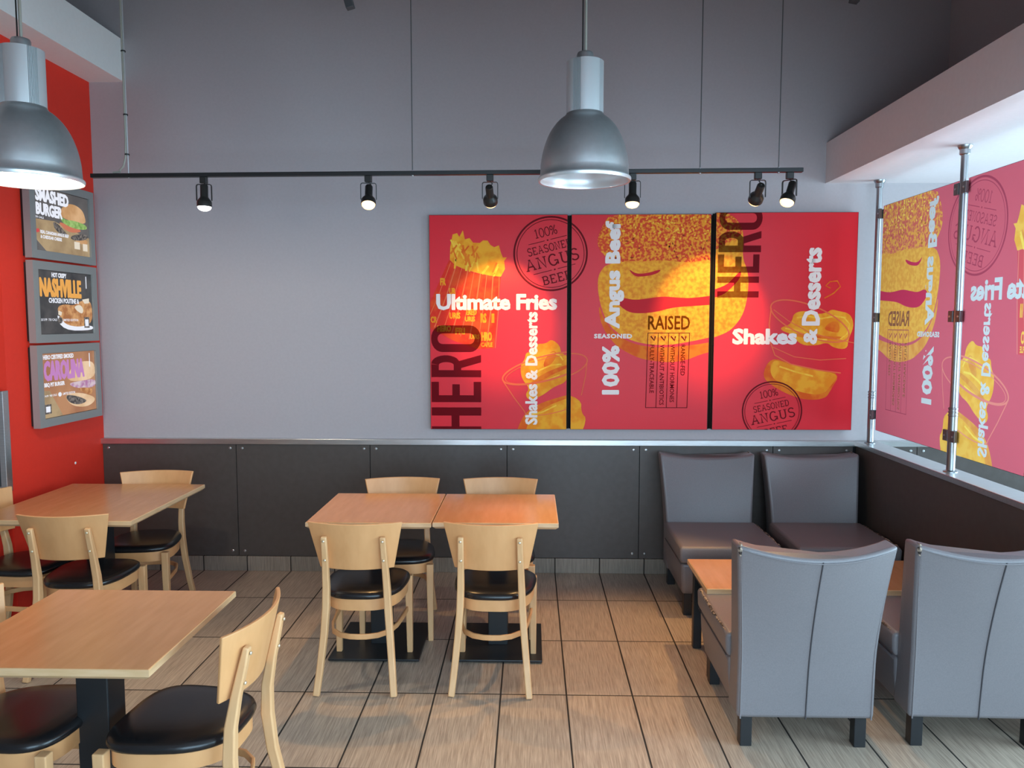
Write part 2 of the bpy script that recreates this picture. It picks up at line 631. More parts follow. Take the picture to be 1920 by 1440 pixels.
def stamp_polys(cx, cy, r, rot):
    """round beef stamp, unit radius scaled to r"""
    P = []
    P += stroke_polys(ell(0, 0, .975, .975, 72), .045, True)
    P += stroke_polys(ell(0, 0, .90, .90, 72), .016, True)
    P += slab('100%', 0, .60, .24, .85, .10)
    P += slab('SEASONED', 0, .17, .20, .88, .12, .14)
    P += slab('ANGUS', 0, -.17, .30, 1.08, .12, .16)
    P += slab('BEEF', 0, -.66, .23, 1.05, .12, .14)
    for y, a, b in ((.37, -.52, .52), (-.43, -.58, .58)):
        P += stroke_polys([(a, y), (-.08, y)], .016) + stroke_polys([(.08, y), (b, y)], .016)
        P.append(ell(0, y, .022, .022, 10))
    c, s = math.cos(R(rot)), math.sin(R(rot))
    return [[(cx + r * (x * c - y * s), cy + r * (x * s + y * c)) for x, y in p] for p in P]


# block condensed capitals, unit box 1 x 1
BLK = {
    'H': [[(0, 0), (.30, 0), (.30, .44), (.70, .44), (.70, 0), (1, 0), (1, 1), (.70, 1), (.70, .60), (.30, .60), (.30, 1), (0, 1)]],
    'E': [[(0, 0), (1, 0), (1, .15), (.34, .15), (.34, .43), (.88, .43), (.88, .58), (.34, .58), (.34, .85), (1, .85), (1, 1), (0, 1)]],
}
rp = [(.0, 0), (.32, 0), (.32, .40), (.42, .40), (.68, 0), (1.02, 0), (.72, .44)]
rp += ell(.60, .71, .38, .29, 12, -60, 90)
rp += [(0, 1)]
BLK['R'] = [rp]
RH = [(.32, .54), (.55, .55)] + ell(.54, .70, .14, .15, 8, -80, 80) + [(.32, .85)]


def ring_polys(outer, inner):
    n = len(outer)
    return [[outer[i], outer[(i + 1) % n], inner[(i + 1) % n], inner[i]] for i in range(n)]


def rrect(x0, y0, x1, y1, rx, ry, n=6):
    pts = []
    for cx, cy, a in ((x1 - rx, y1 - ry, 0), (x0 + rx, y1 - ry, 90), (x0 + rx, y0 + ry, 180), (x1 - rx, y0 + ry, 270)):
        pts += ell(cx, cy, rx, ry, n, a, a + 90)
    return pts


def hero_polys(boxes):
    """HERO reading bottom to top; boxes are (xleft(cap top), ytop, xright(baseline), ybottom) in crop px"""
    out = []
    for ch, (xl, yt, xr, yb) in zip('HERO', boxes):
        f = lambda p: (xr - p[1] * (xr - xl), yb - p[0] * (yb - yt))
        if ch == 'O':
            o = rrect(0, 0, 1, 1, .5, .22)
            i = rrect(.30, .13, .70, .87, .2, .10)
            out += [[f(p) for p in q] for q in ring_polys(o, i)]
        elif ch == 'R':
            b = BLK['R'][0]
            # split round the counter: left stem, top, bowl
            out += [[f(p) for p in q] for q in (
                [(0, 0), (.32, 0), (.32, 1), (0, 1)],
                [(.32, .85), (.55, .85), (.60, 1), (.32, 1)],
                [(.32, .40), (.62, .40), (.55, .55), (.32, .55)],
                [(.42, .40), (.68, 0), (1.02, 0), (.74, .44), (.62, .40)])]
            oo = [(.62, .40), (.74, .44)] + ell(.62, .71, .38, .29, 10, -50, 90)
            ii = [(.55, .55), (.58, .55)] + ell(.55, .70, .14, .15, 10, -60, 90)
            m_ = min(len(oo), len(ii))
            for k in range(m_ - 1):
                out.append([f(oo[k]), f(oo[k + 1]), f(ii[k + 1]), f(ii[k])])
        else:
            out += [[f(p) for p in q] for q in BLK[ch]]
    return out


PW, PH = .935, 1.46


def smooth(p, it=2):
    """corner cutting, so printed blobs read as drawn shapes"""
    for _ in range(it):
        q = []
        for i in range(len(p)):
            a, b = p[i], p[(i + 1) % len(p)]
            q += [(a[0] * .75 + b[0] * .25, a[1] * .75 + b[1] * .25), (a[0] * .25 + b[0] * .75, a[1] * .25 + b[1] * .75)]
        p = q
    return p


SOFT = ('dessert_print', 'dessert_shade_print', 'dessert_glow_print', 'cup_base_print', 'burger_base_print', 'burger_bun_print', 'burger_patty_print',
        'burger_top_print', 'burger_bun_film', 'bun_film', 'tomato_film', 'lettuce_film', 'slaw_film', 'meat_film', 'burger_patty_film', 'chicken_film', 'sauce_film', 'bowl_film')


class Art:
    """collects flat printed shapes given in crop pixels and lays them on a board"""

    def __init__(self, parent, mapf, x0, x1, yt, yb, w=PW, h=PH):
        self.p, self.f = parent, mapf
        self.x0, self.x1, self.yt, self.yb, self.w, self.h = x0, x1, yt, yb, w, h
        self.layer = 0
        self.flat = None

    def cv(self, x, y):
        return ((x - self.x0) / (self.x1 - self.x0) * self.w, (self.yb - y) / (self.yb - self.yt) * self.h)

    KEEP = ('lettering', 'hero_lettering', 'stamp_print', 'list_frame')

    def put(self, name, m, bms, layer=None):
        self.layer += 1
        if name.endswith('lettering') and len(bms) > 1 and name != 'carton_lettering':
            for i, b in enumerate(bms):
                self.put1('lettering' if self.flat is None else 'lettering#%d.%d' % (self.layer, i), m, [b])
            return
        self.put1('lettering' if name in ('dark_lettering', 'small_lettering') else name, m, bms)

    def put1(self, name, m, bms):
        L = .00022 * self.layer
        bm = bmesh.new()
        for b in bms:
            me = bpy.data.meshes.new('tmp')
            b.to_mesh(me)
            b.free()
            bm.from_mesh(me)
            bpy.data.meshes.remove(me)
        for co, no in (((0.002, 0, 0), (-1, 0, 0)), ((self.w - .002, 0, 0), (1, 0, 0)), ((0, .002, 0), (0, -1, 0)), ((0, self.h - .002, 0), (0, 1, 0))):
            bmesh.ops.bisect_plane(bm, geom=bm.verts[:] + bm.edges[:] + bm.faces[:], plane_co=co, plane_no=no, clear_outer=True)
        if self.flat is not None:
            bmesh.ops.triangulate(bm, faces=bm.faces)
            for f in bm.faces:
                self.flat.append(([(v.co.x * 1000, v.co.y * 1000) for v in f.verts], name if name.split('#')[0] in self.KEEP else 'printed_picture', m))
            bm.free()
            return
        for v in bm.verts:
            v.co = self.f(v.co.x, v.co.y, L + v.co.z)
        if name in self.KEEP:
            me = bpy.data.meshes.new(name)
            bm.to_mesh(me)
            me.materials.append(m)
            o = bpy.data.objects.new(name, me)
            COL.objects.link(o)
            o.parent = self.p
        else:
            # pictures of one print stay in one mesh
            if not hasattr(self, 'pic'):
                self.pic, self.mats = bmesh.new(), []
            self.mats.append(m)
            for f in bm.faces:
                f.material_index = len(self.mats) - 1
            me = bpy.data.meshes.new('tmp')
            bm.to_mesh(me)
            self.pic.from_mesh(me)
            bpy.data.meshes.remove(me)
        bm.free()

    def finish_flat(self):
        """one sheet of film: every spot carries only the topmost ink"""
        from mathutils.geometry import delaunay_2d_cdt
        vs, fs = [], []
        for tri, nm, m in self.flat:
            a, b, c = tri
            ar = (b[0] - a[0]) * (c[1] - a[1]) - (b[1] - a[1]) * (c[0] - a[0])
            if ar < 0:
                tri = [a, c, b]
            k = len(vs)
            vs += [Vector(p) for p in tri]
            fs.append((k, k + 1, k + 2))
        ov, oe, of, _, _, orig = delaunay_2d_cdt(vs, [], fs, 1, 1e-6)
        groups = {}
        import numpy as np
        T = np.array([[vs[i].to_tuple() for i in f] for f in fs])          # ink triangles, drawing order
        for f in of:
            cx = sum(ov[i].x for i in f) / len(f)
            cy = sum(ov[i].y for i in f) / len(f)
            d = [(T[:, (k + 1) % 3, 0] - T[:, k, 0]) * (cy - T[:, k, 1]) - (T[:, (k + 1) % 3, 1] - T[:, k, 1]) * (cx - T[:, k, 0]) for k in range(3)]
            hit = np.nonzero((d[0] >= 0) & (d[1] >= 0) & (d[2] >= 0))[0]
            if len(hit):
                t = int(hit[-1])
                groups.setdefault(self.flat[t][1], []).append((f, self.flat[t][2]))
        for nm, fl in groups.items():
            bm = bmesh.new()
            mats, cache = [], {}
            for f, m in fl:
                if m not in mats:
                    mats.append(m)
                vv = []
                for i in f:
                    if i not in cache:
                        cache[i] = bm.verts.new(self.f(ov[i].x / 1000, ov[i].y / 1000, 0))
                    vv.append(cache[i])
                try:
                    bm.faces.new(vv).material_index = mats.index(m)
                except ValueError:
                    pass
            nm = nm.split('#')[0]
            me = bpy.data.meshes.new(nm)
            bm.to_mesh(me)
            bm.free()
            for m in mats:
                me.materials.append(m)
            o = bpy.data.objects.new(nm, me)
            COL.objects.link(o)
            o.parent = self.p

    def finish(self):
        if self.flat is not None:
            return self.finish_flat()
        me = bpy.data.meshes.new('printed_picture')
        self.pic.to_mesh(me)
        self.pic.free()
        for m in self.mats:
            me.materials.append(m)
        o = bpy.data.objects.new('printed_picture', me)
        COL.objects.link(o)
        o.parent = self.p

    def polys(self, name, m, polys, layer=None):
        if name in SOFT:
            polys = [smooth(p) if len(p) > 4 else p for p in polys]
        return self.put(name, m, [poly_bm([[self.cv(*q) for q in p] for p in polys])], layer)

    def text_b(self, s, x0, y0, x1, y1, bold=.03, rot=0, space=1.0):
        (ax, ay), (bx, by) = self.cv(x0, y1), self.cv(x1, y0)
        w, h = bx - ax, by - ay
        L, H = (w, h) if rot == 0 else (h, w)
        e = bold * .9 * H if bold >= .028 and self.flat is None else 0.0      # extra stroke weight
        core = text_bm(s, L - 2 * e, H - 2 * e, min(bold, .018) if self.flat is None else bold, space)
        if e:
            src = bpy.data.meshes.new('tmp')
            core.to_mesh(src)
            core.clear()
            lift = 0.0
            for dx, dy in ((0, e), (2 * e, e), (e, 0), (e, 2 * e), (.3 * e, .3 * e), (1.7 * e, .3 * e), (.3 * e, 1.7 * e), (1.7 * e, 1.7 * e)):
                k = len(core.verts)
                lift += .00002
                core.from_mesh(src)
                core.verts.ensure_lookup_table()
                for v in core.verts[k:]:
                    v.co.x += dx
                    v.co.y += dy
                    v.co.z = lift
            bpy.data.meshes.remove(src)
        for v in core.verts:
            x, y = v.co.x, v.co.y
            z = v.co.z
            v.co = Vector((ax + x, ay + y, z)) if rot == 0 else (Vector((bx - y, ay + x, z)) if rot == 90 else Vector((ax + y, by - x, z)))
        return core


def art_noise(name, a, b, sc, lo=.42, hi=.58):
    return noise_mat(name, a, b, nscale=sc, detail=6, rough=.55, lo=lo, hi=hi, spec=.15)


PR = {   # opaque print colours for the wall posters
    'bg': mat('poster_red', (.76, .016, .030), .40, spec=.25),
    'yel': art_noise('print_yellow', (.86, .27, .012), (.92, .40, .025), 14),
    'yel2': art_noise('print_light_yellow', (.95, .46, .03), (.98, .58, .06), 22),
    'org': art_noise('print_orange', (.78, .11, .010), (.84, .20, .014), 12),
    'bun': art_noise('print_seeded_bun', (.72, .06, .02), (.92, .34, .025), 60, .45, .58),
    'bread': art_noise('print_bread', (.82, .24, .016), (.95, .42, .03), 40, .35, .6),
    'carton': art_noise('print_carton', (.74, .030, .014), (.78, .075, .016), 10),
    'line': mat('print_pale_red', (.86, .16, .06), .55, spec=.15),
    'deep': mat('print_deep_red', (.58, .014, .025), .55, spec=.15),
    'white': mat('print_white', (.90, .80, .76), .55, spec=.15),
    'dark': mat('print_dark_red', (.15, .008, .012), .6, spec=.08),
    'seed': mat('print_seed', (.30, .035, .012), .6, spec=.1),
    'tint': tint_mat('print_overlay_brown', (.45, .42, .45)),
    'tint2': tint_mat('print_overlay_dark', (.40, .32, .32)),
}
FM = {   # the same artwork on translucent film
    'bg': film_mat('film_red', (.55, .10, .13)),
    'yel': film_mat('film_yellow', (.72, .33, .055), (.76, .40, .08), 14),
    'yel2': film_mat('film_light_yellow', (.80, .52, .10)),
    'org': film_mat('film_orange', (.64, .24, .06), (.70, .32, .08), 14),
    'bun': film_mat('film_bun', (.56, .11, .09), (.72, .33, .065), 60),
    'bread': film_mat('film_bread', (.68, .29, .055), (.74, .37, .07), 40),
    'carton': film_mat('film_carton', (.58, .08, .09)),
    'line': film_mat('film_pale', (.68, .20, .16)),
    'deep': film_mat('film_deep', (.50, .035, .08)),
    'white': film_mat('film_white', (.52, .49, .48)),
    'dark': film_mat('film_dark', (.34, .05, .08)),
    'seed': film_mat('film_seed', (.36, .10, .04)),
    'tint': film_mat('film_overlay', (.24, .07, .06)),
    'tint2': film_mat('film_overlay_dark', (.26, .09, .05)),
}


def cup_polys(cx, cy, s, rot, flip=1):
    c, sn = math.cos(R(rot)), math.sin(R(rot))

    def T(p):
        x, y = p[0] * flip * s, p[1] * s
        return (cx + x * c - y * sn, cy + x * sn + y * c)
    rim = [T(p) for p in ell(0, 0, 280, 78, 48)]
    rim2 = [T(p) for p in ell(0, 6, 262, 66, 48)]
    body_l = [T(p) for p in ((-278, 15), (-240, 130), (-200, 230), (-190, 300))]
    body_r = [T(p) for p in ((278, 15), (240, 130), (200, 230), (190, 300))]
    low = [T(p) for p in ell(0, 235, 200, 52, 24, 0, 180)]
    outl = stroke_polys(rim, 9 * s, True) + stroke_polys(rim2, 4 * s, True) + stroke_polys(body_l, 6 * s) + stroke_polys(body_r, 6 * s) + stroke_polys(low, 5 * s)
    swirl = [T(p) for p in ((-165, 25), (-150, -60), (-110, -90), (-95, -130), (-50, -118), (-20, -165), (40, -150), (80, -170), (120, -120),
                            (115, -70), (150, -40), (170, 20), (185, 60), (120, 85), (90, 120), (20, 125), (-60, 160), (-150, 175), (-170, 130), (-130, 95))]
    curl = [T(p) for p in ((20, -70), (70, -100), (95, -75), (60, -30), (5, 0), (-15, -20))]
    sh = [T(p) for p in ((-120, 60), (10, 20), (140, 10), (150, 30), (20, 50), (-110, 90))]
    base = [T(p) for p in ((-200, 240), (-100, 268), (0, 280), (100, 270), (195, 245), (180, 340), (160, 470), (80, 500), (-60, 505), (-150, 480), (-185, 380))]
    spots = [[T(p) for p in ell(x, y, rx, ry, 10)] for x, y, rx, ry in ((-120, 320, 40, 12), (90, 420, 26, 12), (30, 340, 50, 14), (130, 300, 14, 8))]
    return dict(outl=outl, swirl=[swirl], dark=[curl, sh], base=[base], spots=spots)


def art_fries(A, P):
    rnd = random.Random(4)
    A.polys('background_print', P['bg'], [[(70, 60), (940, 60), (940, 1400), (70, 1400)]])
    cart = [(205, 345), (250, 382), (330, 415), (420, 437), (520, 449), (500, 640), (478, 885), (380, 892), (230, 840), (80, 760), (80, 620)]
    fr = A.polys('fries_print', P['carton'], [cart])
    st = []
    for k in range(9):
        f = k / 8.0
        xa, ya = 215 + f * 295, 360 + f * 88 - 14 * math.sin(f * 3)
        xb, yb = 60 + f * 425, 740 + f * 145
        st += stroke_polys([(xa, ya), ((xa + xb) / 2 + 6, (ya + yb) / 2), (xb, yb)], 7 if k % 2 else 4)
    A.polys('carton_stripes', P['line'], st)
    bl = [(210, 345), (213, 265), (228, 190), (255, 182), (268, 205), (290, 165), (302, 220), (330, 212), (352, 240), (392, 242), (412, 226), (440, 228), (458, 255),
          (480, 268), (508, 256), (520, 300), (532, 330), (556, 330), (540, 352), (545, 400), (520, 447), (450, 440), (380, 425), (300, 402), (245, 378)]
    A.polys('fries_pile', P['yel'], [bl])
    sticks, sticks2 = [], []
    for k in range(30):
        x = rnd.uniform(228, 510)
        y = 300 + (x - 228) * .27 + rnd.uniform(-55, 65)
        a = R(rnd.uniform(50, 130))
        l, w = rnd.uniform(35, 75), rnd.uniform(8, 14)
        q = [(x - math.cos(a) * l / 2, y - math.sin(a) * l / 2), (x + math.cos(a) * l / 2, y + math.sin(a) * l / 2)]
        q = [(min(max(px, 215), 528), py) for px, py in q]
        (sticks if k % 2 else sticks2).extend(stroke_polys(q, w))
    A.polys('fries_light_sticks', P['yel2'], sticks)
    A.polys('fries_dark_sticks', P['org'], sticks2)
    tb = []
    for s, x0, y0, x1, y1 in (('URIS', 205, 665, 272, 705), ('ERED', 308, 645, 372, 682), ('URIS', 300, 690, 362, 722), ('RS', 395, 670, 432, 730), ('HERO', 130, 745, 215, 785),
                              ('FRI', 240, 760, 300, 800), ('HRO', 400, 785, 465, 842), ('CAFLE', 398, 850, 468, 878), ('FR', 150, 455, 185, 500), ('UR', 205, 515, 245, 555), ('II', 462, 672, 480, 730),
                              ('CR', 90, 690, 130, 730), ('UIRS', 330, 800, 390, 830)):
        tb.append(A.text_b(s, x0, y0, x1, y1, .04))
    A.put('carton_lettering', P['yel'], tb)
    c = cup_polys(795, 1010, .98, -15)
    A.polys('cup_base_print', P['org'], [[(640, 1330), (700, 1260), (800, 1210), (1060, 1140), (1060, 1520), (580, 1520)]])
    A.polys('dessert_glow_print', P['yel'], [[(690, 1330), (760, 1270), (900, 1200), (1060, 1170), (1060, 1520), (640, 1520)]])
    A.polys('dessert_print', P['yel'], c['swirl'])
    A.polys('dessert_shade_print', P['org'], c['dark'])
    A.polys('swirl_light_print', P['yel2'], stroke_polys([(700, 1060), (760, 1020), (830, 990), (890, 985)], 10) + stroke_polys([(690, 1110), (780, 1090), (880, 1050)], 8) + stroke_polys([(730, 960), (780, 930), (840, 915), (880, 930), (900, 960)], 9) + stroke_polys([(700, 1300), (780, 1280), (860, 1240)], 9))
    A.polys('cup_outline_print', P['line'], c['outl'])
    A.polys('hero_lettering', P['tint'], hero_polys([(92, 1255, 398, 1425), (92, 1095, 398, 1222), (92, 930, 398, 1066), (92, 745, 398, 910)]))
    A.polys('stamp_print', P['dark'], stamp_polys_px(823, 308, 228, 14))
    A.put('lettering', P['white'], [A.text_b('Ultimate Fries', 125, 552, 862, 652, .036, space=.96),
                                    A.text_b('Shakes & Desserts', 668, 662, 744, 1362, .03, 90)])


def stamp_polys_px(cx, cy, r, rot):
    return [[(x, 2 * cy - y) for x, y in p] for p in stamp_polys(cx, cy, r, rot)]


def art_burger(A, P):
    rnd = random.Random(9)
    A.polys('background_print', P['bg'], [[(20, 60), (1010, 60), (1010, 1400), (20, 1400)]])
    A.polys('burger_base_print', P['org'], [[(200, 600), (240, 720), (330, 820), (480, 880), (700, 880), (1010, 830), (1010, 900), (880, 905), (700, 980), (480, 960), (365, 905), (300, 860), (215, 740)]])
    A.polys('burger_bun_print', P['bread'], [[(255, 365), (215, 410), (197, 450), (197, 540), (225, 660), (270, 745), (330, 800), (430, 850), (600, 872), (780, 845), (1010, 790), (1010, 330), (500, 330)]])
    A.polys('burger_patty_print', P['deep'], [[(345, 572), (420, 590), (500, 580), (600, 566), (690, 575), (790, 578), (1010, 545), (1010, 612), (800, 625), (700, 632), (640, 640), (560, 662), (470, 672), (400, 668), (350, 640), (310, 600)],
                                              [(380, 395), (430, 430), (500, 425), (590, 398), (560, 430), (480, 446), (420, 446)]])
    A.polys('burger_top_print', P['bun'], [[(275, 60), (225, 130), (190, 215), (200, 280), (250, 330), (300, 365), (380, 350), (480, 355), (600, 345), (720, 360), (800, 355), (1010, 325), (1010, 60)]])
    sd, sd2 = [], []
    for k in range(120):
        x, y = rnd.uniform(300, 895), rnd.uniform(72, 345)
        p = ell(x, y, rnd.uniform(6, 11), rnd.uniform(4, 6), 7, rot=rnd.uniform(0, 180))
        (sd if y > 180 and k % 3 == 0 else sd2).append(p)
    A.polys('seed_print', P['seed'], sd)
    A.polys('light_seed_print', P['yel2'], [p for p in sd2 if p[0][1] < 240])
    A.polys('dessert_glow_print', P['yel'], [[(-90, 1150), (100, 1200), (100, 1290), (140, 1330), (60, 1520), (-90, 1520)]])
    A.polys('cup_outline_print', P['line'], stroke_polys(ell(-68, 1010, 210, 75, 40, rot=-15), 7, True) + stroke_polys([(135, 960), (125, 1060), (100, 1180)], 5))
    A.polys('stamp_print', P['dark'], stamp_polys_px(823 - 919 + 2, 308 - 3, 228, 14))
    A.put('dark_lettering', P['tint2'], [A.text_b('RAISED', 508, 685, 766, 772, .027)])
    tl = [A.text_b(s, x, 864, x + 27, y1, .012, -90) for s, x, y1 in
          (('FULLY-TRACEABLE', 522, 1165), ('WITHOUT ANTIBIOTICS', 584, 1240), ('WITHOUT HORMONES', 648, 1222), ('RANGE-FED', 712, 1055))]
    A.put('list_lettering', P['tint2'], tl)
    ln = [[(x - 2, 792), (x + 2, 792), (x + 2 - 8, 1257), (x - 2 - 8, 1257)] for x in (508, 572, 636, 700, 764)]
    ln += [[(506, 790), (766, 790), (766, 794), (506, 794)], [(498, 1254), (758, 1254), (758, 1258), (498, 1258)]]
    for x in (540, 602, 664, 728):
        ln += stroke_polys([(x - 14, 812), (x + 8, 838), (x + 14, 812)], 9)
    A.polys('list_frame', P['dark'], ln)
    A.put('lettering', P['white'], [A.text_b('Angus Beef', 240, 108, 360, 765, .04, 90), A.text_b('100%', 226, 868, 336, 1175, .045, 90),
                                    A.text_b('SEASONED', 176, 797, 411, 826, .05, space=1.1)])


def art_shakes(A, P):
    A.polys('background_print', P['bg'], [[(50, 50), (950, 50), (950, 1400), (50, 1400)]])
    A.polys('burger_bun_print', P['bread'], [[(-70, 40), (150, 60), (215, 140), (232, 210), (225, 330), (255, 400), (268, 470), (262, 580), (238, 680), (190, 750), (130, 800), (-70, 860)]])
    A.polys('burger_top_print', P['bun'], [[(-70, 40), (150, 60), (215, 140), (230, 200), (-70, 350)]])
    A.polys('burger_patty_print', P['deep'], [[(-70, 560), (120, 510), (180, 450), (222, 405), (215, 460), (160, 520), (100, 570), (-70, 600)]])
    c = cup_polys(660, 720, .92, 12)
    A.polys('cup_base_print', P['org'], [[(415, 940), (360, 1060), (430, 1120), (520, 1170), (640, 1210), (760, 1200), (790, 1150), (850, 1040), (700, 1020), (540, 985)]])
    A.polys('dessert_glow_print', P['yel'], [[(425, 950), (410, 1050), (480, 1110), (600, 1160), (740, 1180), (800, 1110), (840, 1045), (700, 1025), (540, 990)]])
    A.polys('dessert_print', P['yel'], [[(540, 720), (550, 670), (620, 655), (700, 680), (760, 665), (780, 648), (830, 660), (880, 670), (910, 700), (920, 760), (890, 830), (885, 895), (800, 885),
                                         (760, 850), (700, 870), (600, 870), (540, 800), (480, 780), (470, 760), (520, 745)]])
    A.polys('dessert_shade_print', P['org'], [[(730, 770), (780, 720), (830, 725), (835, 790), (800, 790)], [(560, 790), (700, 810), (860, 815), (860, 830), (690, 832), (560, 815)]] +
            stroke_polys([(735, 580), (790, 550), (830, 510), (810, 475), (765, 480), (740, 505), (770, 520)], 8))
    A.polys('swirl_light_print', P['yel2'], stroke_polys([(570, 700), (640, 690), (720, 705), (800, 690), (870, 700)], 10) + stroke_polys([(500, 765), (600, 780), (700, 830), (760, 835)], 9) + stroke_polys([(860, 700), (895, 740), (880, 800), (840, 830)], 9) + stroke_polys([(470, 1000), (560, 1030), (680, 1060)], 10))
    A.polys('cup_outline_print', P['line'], stroke_polys(ell(650, 720, 260, 92, 48, rot=22), 8, True) + stroke_polys([(410, 640), (400, 740), (410, 850), (440, 930), (540, 985), (700, 1020), (850, 1040)], 7) +
            stroke_polys([(425, 880), (560, 940), (720, 960), (880, 950)], 5) + stroke_polys([(425, 650), (520, 720), (650, 790), (800, 830), (930, 855)], 5))
    A.polys('hero_lettering', P['tint'], hero_polys([(75, 448, 330, 576), (75, 314, 330, 425), (78, 175, 338, 300), (80, 22, 343, 165)]))
    A.polys('stamp_print', P['dark'], stamp_polys_px(432, 1278, 188, 12))
    A.put('lettering', P['white'], [A.text_b('Shakes', 174, 765, 574, 865, .045), A.text_b('&', 612, 766, 698, 864, .045, 90), A.text_b('Desserts', 600, 272, 712, 748, .04, 90)])


def poster(label, x0, x1, z0, z1, artf, crop, ml=0.0, mr=0.0):
    th = .045
    k = (WY - th) / WY          # measured on the wall, built on the board's face
    x0, x1, z0, z1 = x0 * k, x1 * k, 1.74 + (z0 - 1.74) * k, 1.74 + (z1 - 1.74) * k
    t = thing('wall_poster', label, 'poster', (x0, WY, z0), 0, 'red posters on the back wall')
    w, h = x1 - x0, z1 - z0
    MB().box(0, w, -th, -.001, 0, h).build('board', mat('board_edge', (.03, .012, .010), .6), t, smooth=0)
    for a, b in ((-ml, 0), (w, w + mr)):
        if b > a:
            MB().box(a, b, -.024, -.001, .004, h - .004).build('gap_shade_strip', M['rail'], t, smooth=0)  # dark strip painting the shade in the gap beside the board
    A = Art(t, lambda u, v, L: Vector((u, -th - L, v)), *crop, w=w, h=h)
    artf(A, PR)
    A.finish()
    return t


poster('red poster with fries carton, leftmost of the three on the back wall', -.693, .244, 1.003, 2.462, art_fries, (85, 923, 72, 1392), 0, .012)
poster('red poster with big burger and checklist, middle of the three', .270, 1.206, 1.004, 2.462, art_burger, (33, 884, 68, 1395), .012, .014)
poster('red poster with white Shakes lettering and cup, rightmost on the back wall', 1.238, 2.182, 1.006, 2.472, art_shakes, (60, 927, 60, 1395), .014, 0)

# ------------------------------------------------------------------ glass screens on the half wall
XG = 2.262


def glass_screen(label, y0, y1, artf, crop):
    z0, z1 = 1.03, 2.487
    t = thing('glass_screen', label, 'glass screen', (XG, y0, z0), 0, 'printed glass screens on the half wall')
    w, h = y1 - y0, z1 - z0
    MB().box(.0070, .0150, 0, w, 0, h).build('glass_pane', M['glass'], t, smooth=0)
    A = Art(t, lambda u, v, L: Vector((.0066 - L, u, v)), *crop, w=w, h=h)
    A.flat = []
    artf(A, FM)
    A.finish()


glass_screen('printed glass screen with reversed burger and checklist, between the two posts', 4.20, 5.10, art_burger, (33, 884, 68, 1395))
glass_screen('printed glass screen with reversed fries lettering, right of the near post', 3.225, 4.13, art_fries, (85, 923, 72, 1392))


def screen_post(y, label, both):
    t = thing('screen_post', label, 'post', (XG, y, .936), 0, 'steel posts of the glass screens')
    H = 2.66 - .936
    MB().lathe([(.0215, 0), (.0215, .30), (.0215, .345)], 20, cap=True).build('lower_sleeve', M['chrome'], t)
    MB().tube([(0, 0, .30), (0, 0, H)], .018, 20).build('tube', M['chrome'], t)
    b = MB()
    for z in (.30, .318, .336):
        b.lathe([(.021, z), (.0245, z + .004), (.0245, z + .008), (.021, z + .012)], 20)
    b.build('ringed_collar', M['chrome'], t)
    MB().lathe([(.036, 0), (.036, .004), (.022, .010)], 24, cap=True).build('base_flange', M['chrome'], t)
    MB().lathe([(.022, H - .05), (.026, H - .045), (.026, H - .022), (.030, H - .018), (.036, H - .006), (.036, H)], 24, cap=True).build('top_flange', M['chrome'], t)
    for z in (1.13 - .936, 1.77 - .936, 2.44 - .936):
        for s in ((-1, 1) if both else (-1,)):
            c = MB().box(-.020, -.004, s * .014, s * .058, z - .03, z + .03).box(.016, .026, s * .014, s * .058, z - .03, z + .03)
            c.box(-.004, .016, s * .014, s * .026, z - .03, z + .03)
            c = c.build('glass_clamp', M['clamp'], t, smooth=0, bevel=.002)
            MB().lathe([(.006, 0), (.006, .003), (.0001, .004)], 10, Matrix.Translation((-.020, s * .04, z)) @ Matrix.Rotation(R(-90), 4, 'Y')).build('screw', M['screw'], c)


screen_post(5.155, 'far steel post of the glass screens, beside the back wall', False)
screen_post(4.165, 'near steel post between the two printed glass screens', True)


# ------------------------------------------------------------------ menu light boxes on the red wall
def em(name, c, s=1.0, c2=None, sc=30):
    m = mat(name, (.02, .02, .02), .3, emit=c, estr=s)
    if c2:
        b = m.node_tree.nodes['Principled BSDF']
        tc = nd(m, 'ShaderNodeTexCoord')
        n_ = nd(m, 'ShaderNodeTexNoise')
        n_.inputs['Scale'].default_value = sc
        n_.inputs['Detail'].default_value = 5
        lk(m, tc.outputs['Object'], n_.inputs['Vector'])
        lk(m, ramp(m, n_.outputs['Fac'], [(.38, c), (.62, c2)]), b.inputs['Emission Color'])
    return m


EM = dict(
    grey=em('menu_grey_film', (.075, .07, .07), 1, (.12, .11, .105), 6), wood=em('menu_board_film', (.30, .20, .10), 1, (.42, .30, .16), 8),
    bun=em('menu_bun_film', (.50, .26, .10), 1, (.66, .40, .20), 9), bunl=em('menu_pale_bun_film', (.66, .42, .22), 1, (.78, .56, .36), 9), patty=em('menu_patty_film', (.02, .018, .018), 1, (.20, .17, .15), 60),
    green=em('menu_lettuce_film', (.16, .32, .06), 1, (.34, .52, .16), 35), tom=em('menu_tomato_film', (.55, .16, .08), 1), chee=em('menu_cheese_film', (.72, .48, .14), 1),
    white=em('menu_white_film', (.80, .83, .92), 1), org=em('menu_orange_film', (.78, .36, .06), 1), pink=em('menu_pink_film', (.50, .20, .50), 1),
    dark=em('menu_dark_film', (.018, .018, .02), 1, (.06, .055, .055), 9), chick=em('menu_chicken_film', (.36, .13, .03), 1, (.62, .32, .12), 30), cream=em('menu_cream_film', (.74, .66, .54), 1),
    brown=em('menu_brown_film', (.34, .14, .06), 1, (.46, .22, .10), 5), slaw=em('menu_slaw_film', (.62, .50, .56), 1, (.40, .16, .34), 30), red=em('menu_red_film', (.6, .05, .05), 1))


